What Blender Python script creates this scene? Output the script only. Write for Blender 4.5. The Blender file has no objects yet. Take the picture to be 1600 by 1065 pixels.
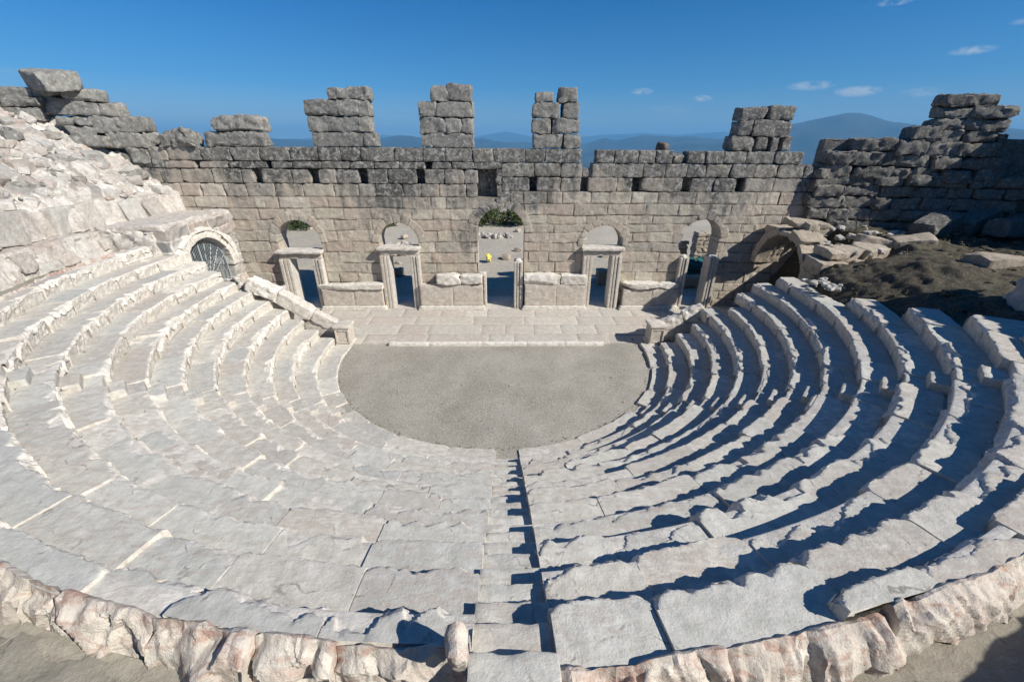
import bpy, math
import numpy as np
from mathutils import Matrix, Vector

SC = bpy.context.scene
COL = SC.collection
R_ = math.radians

# ------------------------------------------------------------------ camera model
CF, CPITCH, CYAW, CROLL = 641.29, 0.450499, 0.018465, 0.005787      # focal length in pixels of a 1600 px wide frame
CLOC = np.array([0.3944, -15.8373, 8.1206])
_fw = np.array([math.sin(CYAW)*math.cos(CPITCH), math.cos(CYAW)*math.cos(CPITCH), -math.sin(CPITCH)])
_r = np.array([math.cos(CYAW), -math.sin(CYAW), 0.0]); _u = np.cross(_r, _fw)
CR = _r*math.cos(CROLL)+_u*math.sin(CROLL); CU = -_r*math.sin(CROLL)+_u*math.cos(CROLL)
def ray(x, y): return _fw + CR*(x-800)/CF - CU*(y-532.5)/CF
def on_y(x, y, Y):
    d = ray(x, y); return CLOC + d*(Y-CLOC[1])/d[1]
def on_x(x, y, X):
    d = ray(x, y); return CLOC + d*(X-CLOC[0])/d[0]
def on_z(x, y, Z):
    d = ray(x, y); return CLOC + d*(Z-CLOC[2])/d[2]

SUN_AZ, SUN_EL = R_(-28), R_(37)

# ------------------------------------------------------------------ noise
def _hash(ix, iy, iz, seed):
    h = (ix*374761393 + iy*668265263 + iz*2147483647 + seed*1274126177) & 0xFFFFFFFF
    h = ((h ^ (h >> 13))*1274126177) & 0xFFFFFFFF
    h = ((h ^ (h >> 16))*2246822519) & 0xFFFFFFFF
    return h ^ (h >> 15)
_G = np.array([[1,1,0],[-1,1,0],[1,-1,0],[-1,-1,0],[1,0,1],[-1,0,1],[1,0,-1],[-1,0,-1],[0,1,1],[0,-1,1],[0,1,-1],[0,-1,-1]], float)
def noise3(p, seed=0):
    p = np.asarray(p, float); i = np.floor(p).astype(np.int64); f = p-i
    w = f*f*f*(f*(f*6-15)+10); out = np.zeros(len(p))
    for dx in (0, 1):
        wx = w[:,0] if dx else 1-w[:,0]
        for dy in (0, 1):
            wy = w[:,1] if dy else 1-w[:,1]
            for dz in (0, 1):
                wz = w[:,2] if dz else 1-w[:,2]
                g = _G[_hash(i[:,0]+dx, i[:,1]+dy, i[:,2]+dz, seed) % 12]
                out += wx*wy*wz*(g[:,0]*(f[:,0]-dx)+g[:,1]*(f[:,1]-dy)+g[:,2]*(f[:,2]-dz))
    return out
def fbm(p, scale=1.0, octv=3, seed=0, gain=.5):
    p = np.asarray(p, float)*scale; a, s = 1.0, 0.0
    for o in range(octv):
        s = s + a*noise3(p+17.3*o, seed+o); p = p*2.07; a *= gain
    return s
def ridged(p, scale=1.0, octv=3, seed=0):
    p = np.asarray(p, float)*scale; a, s = 1.0, 0.0
    for o in range(octv):
        s = s + a*(1-2*np.abs(noise3(p+9.1*o, seed+o))); p = p*2.1; a *= .5
    return s/1.75
def rnd(a, b, seed=0):
    a = np.asarray(a).astype(np.int64); b = np.asarray(b).astype(np.int64)
    return _hash(a, b, a*0+7, seed)/4294967295.0
def worley(p, scale, seed=0, jit=.9):
    """F1, F2-F1 distance and random id of the nearest cell, 3-D"""
    p = np.asarray(p, float)*scale; i = np.floor(p).astype(np.int64)
    f1 = np.full(len(p), 9.0); f2 = np.full(len(p), 9.0); idv = np.zeros(len(p)); cn = np.zeros((len(p), 3))
    for dx in (-1, 0, 1):
        for dy in (-1, 0, 1):
            for dz in (-1, 0, 1):
                c = i+np.array([dx, dy, dz])
                h = [_hash(c[:,0], c[:,1], c[:,2], seed+q)/4294967295.0 for q in range(4)]
                q = c+.5+jit*(np.stack(h[:3], 1)-.5)
                d = np.sqrt(((q-p)**2).sum(1))
                m = d < f1
                f2 = np.where(m, f1, np.minimum(f2, d)); idv = np.where(m, h[3], idv)
                cn = np.where(m[:,None], q, cn); f1 = np.where(m, d, f1)
    return f1, f2-f1, idv, (p-cn)/scale
def facets(p, scale, seed=0):
    """broken-rock displacement: continuous, made of tilted planes that meet in creases"""
    p = np.asarray(p, float)*scale; r = np.random.RandomState(seed+77)
    w = np.stack([noise3(p*.6+3.1, seed), noise3(p*.6+8.7, seed+1), noise3(p*.6+15.2, seed+2)], 1)*.9
    q = p+w; vals = []
    for i in range(6):
        d = r.normal(size=3); d /= np.linalg.norm(d); x = q@d*r.uniform(.35, .75)+r.uniform(0, 1)
        vals.append(np.abs((x % 1.0)*2-1))
    return (np.maximum.reduce(vals[:3])-np.maximum.reduce(vals[3:]))*.9+.25*(np.minimum(vals[0], vals[4])-.35)
def sst(a, b, x):
    t = np.clip((x-a)/(b-a), 0, 1); return t*t*(3-2*t)
class RNG:
    def __init__(s, seed): s.r = np.random.RandomState(seed)
    def u(s, a=0., b=1.): return float(s.r.uniform(a, b))
    def n(s, sd=1.): return float(s.r.normal(0, sd))
    def i(s, a, b): return int(s.r.randint(a, b))

# ------------------------------------------------------------------ mesh collecting
class MB:
    def __init__(s): s.v = []; s.f = []; s.c = []; s.n = 0; s.s = []
    def add(s, v, f, c=None, smooth=True):
        v = np.asarray(v, float).reshape(-1, 3); f = np.asarray(f, np.int64).reshape(-1, 4)
        if c is None: c = np.array([.5, .5, 0.])
        c = np.asarray(c, float)
        if c.ndim == 1: c = np.tile(c, (len(v), 1))
        s.v.append(v); s.f.append(f+s.n); s.c.append(c); s.s.append(np.full(len(f), smooth)); s.n += len(v)
    def build(s, name, m, parent=None, angle=None):
        v = np.concatenate(s.v); f = np.concatenate(s.f); c = np.concatenate(s.c); sm = np.concatenate(s.s)
        loc = np.zeros(3)
        p = parent
        while p is not None: loc += np.array(p.location); p = p.parent
        me = bpy.data.meshes.new(name)
        me.vertices.add(len(v)); me.vertices.foreach_set('co', (v-loc).astype(np.float32).ravel())
        tri = f[:,3] < 0
        if tri.any():
            lt = np.where(tri, 3, 4); ls = np.concatenate([[0], np.cumsum(lt)[:-1]])
            lv = np.concatenate([row[:3] if t else row for row, t in zip(f, tri)])
        else:
            lt = np.full(len(f), 4); ls = np.arange(len(f))*4; lv = f.ravel()
        me.loops.add(len(lv)); me.loops.foreach_set('vertex_index', lv.astype(np.int32))
        me.polygons.add(len(f)); me.polygons.foreach_set('loop_start', ls.astype(np.int32)); me.polygons.foreach_set('loop_total', lt.astype(np.int32))
        me.polygons.foreach_set('use_smooth', sm)
        a = me.color_attributes.new('vc', 'FLOAT_COLOR', 'POINT')
        a.data.foreach_set('color', np.concatenate([c, np.ones((len(c), 1))], 1).astype(np.float32).ravel())
        me.update(calc_edges=True); me.validate()
        if angle: me.set_sharp_from_angle(angle=R_(angle))
        me.materials.append(m)
        o = bpy.data.objects.new(name, me); COL.objects.link(o)
        if parent is not None: o.parent = parent
        return o
def grid_faces(nu, nv, off=0):
    a = np.arange(nu*nv).reshape(nu, nv)
    return np.stack([a[:-1,:-1], a[1:,:-1], a[1:,1:], a[:-1,1:]], -1).reshape(-1, 4)+off
def tag(o, label=None, cat=None, group=None, kind=None):
    if label: o['label'] = label
    if cat: o['category'] = cat
    if group: o['group'] = group
    if kind: o['kind'] = kind
    return o
def empty(name, loc, label=None, cat=None, group=None):
    o = bpy.data.objects.new(name, None); COL.objects.link(o); o.location = tuple(float(q) for q in loc)
    o.empty_display_size = .3
    return tag(o, label, cat, group)

# rounded, rough stone block ------------------------------------------------
_T = {}
def _lattice(nx, ny, nz):
    k = (nx, ny, nz)
    if k in _T: return _T[k]
    idx = {}; pts = []; fs = []
    def vid(i, j, l):
        if (i, j, l) not in idx: idx[(i, j, l)] = len(pts); pts.append((i, j, l))
        return idx[(i, j, l)]
    for j in range(ny):
        for l in range(nz):
            fs.append([vid(0, j, l), vid(0, j, l+1), vid(0, j+1, l+1), vid(0, j+1, l)])
            fs.append([vid(nx, j, l), vid(nx, j+1, l), vid(nx, j+1, l+1), vid(nx, j, l+1)])
    for i in range(nx):
        for l in range(nz):
            fs.append([vid(i, 0, l), vid(i+1, 0, l), vid(i+1, 0, l+1), vid(i, 0, l+1)])
            fs.append([vid(i, ny, l), vid(i, ny, l+1), vid(i+1, ny, l+1), vid(i+1, ny, l)])
        for j in range(ny):
            fs.append([vid(i, j, 0), vid(i, j+1, 0), vid(i+1, j+1, 0), vid(i+1, j, 0)])
            fs.append([vid(i, j, nz), vid(i+1, j, nz), vid(i+1, j+1, nz), vid(i, j+1, nz)])
    _T[k] = (np.array(pts), np.array(fs)); return _T[k]
def block(mb, size, fn, seed=0, rough=.02, rnd_=.04, res=.12, tint=None, chip=0., fr=2.5, warp=.0, fac=0., chop=0, bias=None, depth=(.66, .95)):
    """size = full lengths; fn maps local metres to world"""
    h = np.array(size)/2.0; rr = min(rnd_, h.min()*.9)
    n = [max(1, min(24, int(math.ceil(2*(a-rr)/res)))) for a in h]
    pts, fs = _lattice(n[0]+2, n[1]+2, n[2]+2)
    q = np.zeros((len(pts), 3))
    for a in range(3):
        c = np.concatenate([[-h[a]], np.linspace(-(h[a]-rr), h[a]-rr, n[a]+1), [h[a]]])
        q[:,a] = c[pts[:,a]]
    inner = np.clip(q, -(h-rr), h-rr); d = q-inner; L = np.linalg.norm(d, axis=1, keepdims=True)+1e-9
    nn = d/L; p = inner+nn*rr
    sd = np.array([seed*3.71, seed*1.93, seed*7.17])
    rc = np.random.RandomState(int(seed*13) % 100003+1)
    for _ in range(chop):      # break corners and faces off along random planes
        d_ = rc.normal(size=3)
        if bias is not None: d_ = d_*np.array([.8, .7, .7])+np.array(bias)
        d_ = d_/(h*1.0+.05); d_ /= np.linalg.norm(d_); t_ = p@d_; mx = t_.max(); p = p-np.clip(t_-mx*rc.uniform(*depth), 0, 9)[:,None]*d_*1.0
    if warp: p = p + warp*np.stack([fbm(p+sd+10, 1.0/max(size)*1.3, 1, 1), fbm(p+sd+20, 1.0/max(size)*1.3, 1, 2), fbm(p+sd+30, 1.0/max(size)*1.3, 1, 3)], 1)
    dsp = rough*(.7*fbm(p+sd, fr, 4, 11)+1.1*facets(p+sd, fr*1.15, 13)+.5*facets(p+sd, fr*3.2, 14))
    ed = (np.abs(q) > (h-rr-1e-6)).sum(1) >= 2
    dsp = dsp-ed*np.clip(fbm(p+sd+5, 4.0, 2, 5), 0, 1)*rough*2.5
    if fac: dsp = dsp + fac*facets(p+sd, 2.6, 3)
    p = p+nn*dsp[:,None]
    g = RNG(int(seed*17) % 99991 + 3)
    t = tint if tint is not None else (g.u(), g.u())
    c = np.zeros((len(p), 3)); c[:,0] = t[0]; c[:,1] = t[1]; c[:,2] = chip
    mb.add(fn(p), fs, c)
def place(loc, rz=0., rx=0., ry=0.):
    M = (Matrix.Rotation(rz, 3, 'Z') @ Matrix.Rotation(ry, 3, 'Y') @ Matrix.Rotation(rx, 3, 'X')); M = np.array(M); loc = np.asarray(loc, float)
    return lambda p: p @ M.T + loc

# ------------------------------------------------------------------ materials
class NT:
    def __init__(s, mat): s.t = mat.node_tree; s.t.nodes.clear()
    def n(s, typ, **kw):
        nd = s.t.nodes.new(typ)
        for k, v in kw.items():
            if k.startswith('i_'):
                key = k[2:]; key = int(key) if key.isdigit() else key.replace('_', ' ')
                nd.inputs[key].default_value = v
            else: setattr(nd, k, v)
        return nd
    def l(s, a, b): s.t.links.new(a, b)
    def noise(s, vec, scale, detail=4, rough=.55, dist=0.):
        nd = s.n('ShaderNodeTexNoise', i_Scale=scale, i_Detail=detail, i_Roughness=rough, i_Distortion=dist); s.l(vec, nd.inputs['Vector']); return nd.outputs['Fac']
    def ramp(s, fac, stops, interp='LINEAR'):
        nd = s.n('ShaderNodeValToRGB'); cr = nd.color_ramp; cr.interpolation = interp
        while len(cr.elements) < len(stops): cr.elements.new(.5)
        for e, (p, c) in zip(cr.elements, stops):
            e.position = p; e.color = (c, c, c, 1) if not isinstance(c, tuple) else (*c, 1)
        s.l(fac, nd.inputs['Fac']); return nd.outputs['Color']
    def mix(s, fac, a, b, mode='MIX'):
        nd = s.n('ShaderNodeMix', data_type='RGBA', blend_type=mode, clamp_factor=True)
        for sock, val in ((nd.inputs[0], fac), (nd.inputs[6], a), (nd.inputs[7], b)):
            if isinstance(val, (int, float)): sock.default_value = val
            elif isinstance(val, tuple): sock.default_value = (*val, 1)
            else: s.l(val, sock)
        return nd.outputs[2]
    def math(s, op, a, b=0., clamp=False):
        nd = s.n('ShaderNodeMath', operation=op, use_clamp=clamp)
        for i, val in enumerate((a, b)):
            if isinstance(val, (int, float)): nd.inputs[i].default_value = val
            else: s.l(val, nd.inputs[i])
        return nd.outputs[0]
    def finish(s, col, rough, bumps=()):
        bs = s.n('ShaderNodeBsdfPrincipled'); bs.inputs['Specular IOR Level'].default_value = .25
        if isinstance(col, tuple): bs.inputs['Base Color'].default_value = (*col, 1)
        else: s.l(col, bs.inputs['Base Color'])
        if isinstance(rough, float): bs.inputs['Roughness'].default_value = rough
        else: s.l(rough, bs.inputs['Roughness'])
        prev = None
        for h, st, dist in bumps:
            b = s.n('ShaderNodeBump', i_Strength=st, i_Distance=dist); s.l(h, b.inputs['Height'])
            if prev is not None: s.l(prev, b.inputs['Normal'])
            prev = b.outputs['Normal']
        if prev is not None: s.l(prev, bs.inputs['Normal'])
        o = s.n('ShaderNodeOutputMaterial'); s.l(bs.outputs[0], o.inputs[0]); return bs
def newmat(name):
    m = bpy.data.materials.new(name); m.use_nodes = True; return m, NT(m)

def stone_mat(name, pal, frac=(.70, .66, .59), stain=(.42, .25, .2), stain_amt=.35, dirt=(.12, .11, .1), speck=.35, lichen=0., bump=1., grey_z=None, joint=None, white=.0, pits=.5, cracks=.6):
    """pal: colours picked per stone; blue channel of 'vc' = freshly broken or mortared surface"""
    m, t = newmat(name)
    at = t.n('ShaderNodeAttribute', attribute_name='vc'); sp = t.n('ShaderNodeSeparateColor'); t.l(at.outputs['Color'], sp.inputs[0])
    geo = t.n('ShaderNodeNewGeometry'); P = geo.outputs['Position']
    base = t.ramp(sp.outputs[0], [(i/(len(pal)-1.0), c) for i, c in enumerate(pal)])
    n1 = t.noise(P, 1.1, 5, .6); n2 = t.noise(P, 5.5, 6, .65); n3 = t.noise(P, 38., 4, .7)
    # streaks along one direction, like veining
    mp = t.n('ShaderNodeMapping', i_Scale=(2.2, 7.5, 5.0)); mp.inputs['Rotation'].default_value = (0.3, 0.2, .5); t.l(P, mp.inputs['Vector'])
    n4 = t.noise(mp.outputs[0], 1.6, 5, .65, .8)
    base = t.mix(t.ramp(n2, [(.3, 0.), (.7, 1.)]), t.mix(1.0, base, (.77, .77, .75), 'MULTIPLY'), t.mix(1.0, base, (1.13, 1.13, 1.13), 'MULTIPLY'))
    sfac = t.math('MULTIPLY', t.ramp(t.math('ADD', t.math('MULTIPLY', n4, .8), t.math('MULTIPLY', sp.outputs[1], .2)), [(.50, 0.), (.60, 1.)]), stain_amt)
    base = t.mix(sfac, base, stain)
    ws = t.ramp(n4, [(.24, 1.), (.36, 0.)])
    base = t.mix(t.math('MULTIPLY', ws, .35+white), base, frac)
    if grey_z is not None:
        # weathered dark upper courses: boundary height falls with x
        sx = t.n('ShaderNodeSeparateXYZ'); t.l(P, sx.inputs[0])
        rise = t.math('MULTIPLY', t.math('MAXIMUM', t.math('SUBTRACT', t.math('MULTIPLY', sx.outputs[0], -1.), 5.5), 0.), .16)
        hz = t.math('SUBTRACT', sx.outputs[2], rise)
        n0 = t.noise(P, .32, 3, .5); hz = t.math('ADD', hz, t.math('MULTIPLY', t.math('SUBTRACT', n0, .5), 8.0))
        ms = t.n('ShaderNodeMapping', i_Scale=(2.6, 1., .35)); t.l(P, ms.inputs['Vector']); hz = t.math('ADD', hz, t.math('MULTIPLY', t.math('SUBTRACT', t.noise(ms.outputs[0], 1., 4, .6), .5), 4.5))
        hz = t.math('ADD', hz, t.math('MULTIPLY', t.math('SUBTRACT', n1, .5), 1.8)); hz = t.math('ADD', hz, t.math('MULTIPLY', t.math('SUBTRACT', sp.outputs[1], .5), .7))
        g = t.ramp(t.math('DIVIDE', t.math('SUBTRACT', hz, grey_z-.8), 1.7), [(0., 0.), (1., 1.)])
        gp = t.ramp(sp.outputs[0], [(0., (.12, .117, .105)), (.35, (.17, .165, .15)), (.7, (.22, .21, .185)), (1., (.29, .265, .22))])
        gp = t.mix(t.ramp(n2, [(.35, 0.), (.62, 1.)]), t.mix(1., gp, (.6, .6, .6), 'MULTIPLY'), gp)
        lw = t.ramp(t.noise(P, 6., 6, .75, .4), [(.50, 0.), (.60, 1.)])
        dk = t.ramp(t.noise(P, 4.5, 6, .75), [(.50, 0.), (.62, 1.)]); gp = t.mix(t.math('MULTIPLY', dk, .8), gp, (.055, .053, .047)); gp = t.mix(t.math('MULTIPLY', lw, .75), gp, (.44, .43, .40))
        base = t.mix(g, base, gp)
    if lichen:
        dk = t.ramp(t.noise(P, 3.2, 6, .7), [(.46, 0.), (.66, 1.)]); base = t.mix(t.math('MULTIPLY', dk, .62), base, (.08, .077, .068))
        lw = t.ramp(t.noise(P, 8., 5, .75, .4), [(.53, 0.), (.62, 1.)]); base = t.mix(t.math('MULTIPLY', lw, lichen), base, (.46, .45, .42))
    # pits and hairline cracks
    pit = t.ramp(t.noise(P, 24., 5, .8), [(.30, 1.), (.40, 0.)]); base = t.mix(t.math('MULTIPLY', pit, pits), base, t.mix(1., base, (.38, .35, .32), 'MULTIPLY'))
    wv = t.n('ShaderNodeVectorMath', operation='ADD'); nzc = t.n('ShaderNodeTexNoise', i_Scale=2.2, i_Detail=4.); t.l(P, nzc.inputs['Vector']); sc_ = t.n('ShaderNodeVectorMath', operation='SCALE'); t.l(nzc.outputs['Color'], sc_.inputs[0]); sc_.inputs['Scale'].default_value = .55; t.l(P, wv.inputs[0]); t.l(sc_.outputs[0], wv.inputs[1])
    ce = t.n('ShaderNodeTexVoronoi', feature='DISTANCE_TO_EDGE', i_Scale=.9); t.l(wv.outputs[0], ce.inputs['Vector'])
    ck = t.math('MULTIPLY', t.ramp(ce.outputs['Distance'], [(.006, 1.), (.016, 0.)]), t.ramp(n2, [(.5, 0.), (.6, 1.)])); base = t.mix(t.math('MULTIPLY', ck, cracks), base, (.13, .11, .09))
    # black specks
    vo = t.n('ShaderNodeTexVoronoi', i_Scale=5.0); vo.inputs['Randomness'].default_value = 1.; t.l(P, vo.inputs['Vector'])
    spk = t.ramp(t.math('ADD', vo.outputs['Distance'], t.math('MULTIPLY', n3, .12)), [(.10, 1.), (.125, 0.)])
    pick = t.ramp(t.noise(P, 2.3, 2), [(.56, 0.), (.62, 1.)])
    base = t.mix(t.math('MULTIPLY', t.math('MULTIPLY', spk, pick), speck), base, (.07, .065, .06))
    # broken / mortar
    cf = t.math('MULTIPLY', sp.outputs[2], t.math('ADD', t.math('MULTIPLY', n2, 1.3), .45), True)
    fc = t.mix(t.ramp(n2, [(.35, 0.), (.7, 1.)]), tuple(q*.8 for q in frac), tuple(min(1, q*1.12) for q in frac))
    fc = t.mix(t.math('MULTIPLY', t.ramp(n4, [(.5, 0.), (.64, 1.)]), .55), fc, stain if joint is None else joint)
    if joint is not None: fc = joint
    base = t.mix(cf, base, fc)
    fine = t.mix(n3, (.86, .86, .86), (1.1, 1.1, 1.1)); base = t.mix(1., base, fine, 'MULTIPLY')
    nb = t.noise(P, 11., 6, .7)
    t.finish(base, .9, ((nb, .6*bump, .035), (n4, .4*bump, .03), (n3, .8*bump, .014), (pit, -.5, .01)))
    return m
SEATPAL = [(.58, .56, .505), (.48, .48, .445), (.55, .53, .48), (.51, .48, .43), (.45, .45, .425), (.60, .58, .525), (.49, .485, .45), (.57, .54, .48), (.52, .51, .465)]
M_SEAT = stone_mat('marble_seat', SEATPAL, frac=(.68, .64, .57), stain=(.40, .325, .275), stain_amt=.42, white=.3, bump=.6, pits=.6)
M_WALL = stone_mat('ashlar', [(.52, .465, .37), (.44, .40, .335), (.57, .52, .43), (.49, .425, .345), (.40, .37, .32), (.53, .46, .375), (.46, .385, .32)], frac=(.56, .50, .41), stain=(.38, .29, .23), stain_amt=.4, speck=.3, grey_z=5.0, joint=(.13, .11, .09), bump=1.4)
M_DARK = stone_mat('weathered_limestone', [(.17, .165, .15), (.21, .20, .18), (.14, .137, .125), (.25, .235, .205)], frac=(.26, .24, .21), stain=(.08, .075, .07), lichen=.75, joint=(.10, .095, .085), bump=1.4)
M_DARKR = stone_mat('dark_limestone', [(.18, .174, .155), (.24, .225, .20), (.14, .135, .12), (.28, .255, .215)], frac=(.2, .18, .15), stain=(.07, .063, .056), lichen=.5, joint=(.06, .055, .05), bump=1.4)
M_GREYB = stone_mat('grey_limestone', [(.25, .245, .23), (.31, .30, .27), (.22, .216, .20), (.34, .315, .27)], frac=(.38, .36, .32), stain=(.14, .132, .12), lichen=.7, joint=(.10, .095, .085), bump=1.2)
M_MARB = stone_mat('white_marble', [(.58, .54, .47), (.52, .48, .42), (.62, .58, .51)], frac=(.76, .73, .66), stain=(.40, .31, .235), stain_amt=.5, speck=.25)
M_RUB = stone_mat('mortared_rubble', [(.50, .475, .43), (.27, .27, .26), (.56, .54, .49), (.44, .37, .32), (.22, .225, .22), (.54, .52, .47), (.40, .39, .37), (.60, .58, .53)], frac=(.68, .655, .60), stain=(.38, .27, .215), stain_amt=.5, bump=1.5)
M_PAVE = stone_mat('paving', [(.55, .52, .46), (.51, .48, .43), (.53, .49, .435), (.58, .54, .48)], frac=(.66, .63, .56), stain=(.40, .31, .25), stain_amt=.4, joint=(.30, .27, .23), bump=.6)
M_WALK = stone_mat('walkway_stone', [(.30, .28, .235), (.34, .315, .265), (.27, .255, .215)], frac=(.42, .385, .31), stain=(.26, .22, .17), stain_amt=.4, bump=.8)
M_CREAM = stone_mat('vault_stone', [(.44, .38, .30), (.38, .32, .25), (.48, .42, .34)], frac=(.56, .5, .42), stain=(.30, .23, .17), stain_amt=.35, bump=1.2)

def ground_mat(name, a, b, c, sc=1., peb=.5):
    m, t = newmat(name); geo = t.n('ShaderNodeNewGeometry'); P = geo.outputs['Position']
    n1 = t.noise(P, .45*sc, 6, .6); n2 = t.noise(P, 14*sc, 5, .7); n3 = t.noise(P, 60*sc, 3, .7)
    vo = t.n('ShaderNodeTexVoronoi', i_Scale=42.*sc); t.l(P, vo.inputs['Vector'])
    sp = t.n('ShaderNodeSeparateColor'); t.l(vo.outputs['Color'], sp.inputs[0])
    base = t.mix(t.ramp(n1, [(.38, 0.), (.62, 1.)]), a, b)
    base = t.mix(t.math('MULTIPLY', t.ramp(sp.outputs[0], [(.55, 0.), (.9, 1.)]), peb), base, c)
    base = t.mix(t.math('MULTIPLY', t.ramp(sp.outputs[1], [(.75, 0.), (.95, 1.)]), peb), base, tuple(q*.45 for q in a))
    base = t.mix(1., base, t.mix(n2, (.78, .78, .78), (1.2, 1.2, 1.2)), 'MULTIPLY')
    t.finish(base, .95, ((n2, .5, .03), (vo.outputs['Distance'], .5, .01), (n3, .4, .01)))
    return m
M_GRAVEL = ground_mat('gravel', (.275, .255, .213), (.36, .335, .288), (.50, .47, .42))
M_EARTH = ground_mat('brown_earth', (.055, .046, .031), (.09, .078, .052), (.24, .22, .18), .6, .3)
M_OUT = ground_mat('dusty_ground', (.36, .325, .265), (.44, .40, .33), (.50, .46, .39), .3)

def simple(name, col, rough=.6, metal=0.):
    m, t = newmat(name); geo = t.n('ShaderNodeNewGeometry'); n = t.noise(geo.outputs['Position'], 12., 4)
    bs = t.finish(t.mix(n, tuple(q*.85 for q in col), tuple(min(1, q*1.15) for q in col)), rough); bs.inputs['Metallic'].default_value = metal
    return m
M_IRON = simple('painted_iron', (.42, .47, .50), .45, .3)
M_YELLOW = simple('yellow_cloth', (.75, .62, .12), .8)
M_GREEN = simple('green_cloth', (.02, .10, .10), .8)
def leafmat():
    m, t = newmat('foliage'); at = t.n('ShaderNodeAttribute', attribute_name='vc'); sp = t.n('ShaderNodeSeparateColor'); t.l(at.outputs['Color'], sp.inputs[0])
    c = t.ramp(sp.outputs[0], [(0., (.035, .055, .018)), (.5, (.06, .09, .028)), (1., (.11, .14, .05))]); t.finish(c, .7); return m
M_LEAF = leafmat()
M_BARK = simple('bark', (.12, .09, .065), .9)

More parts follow.
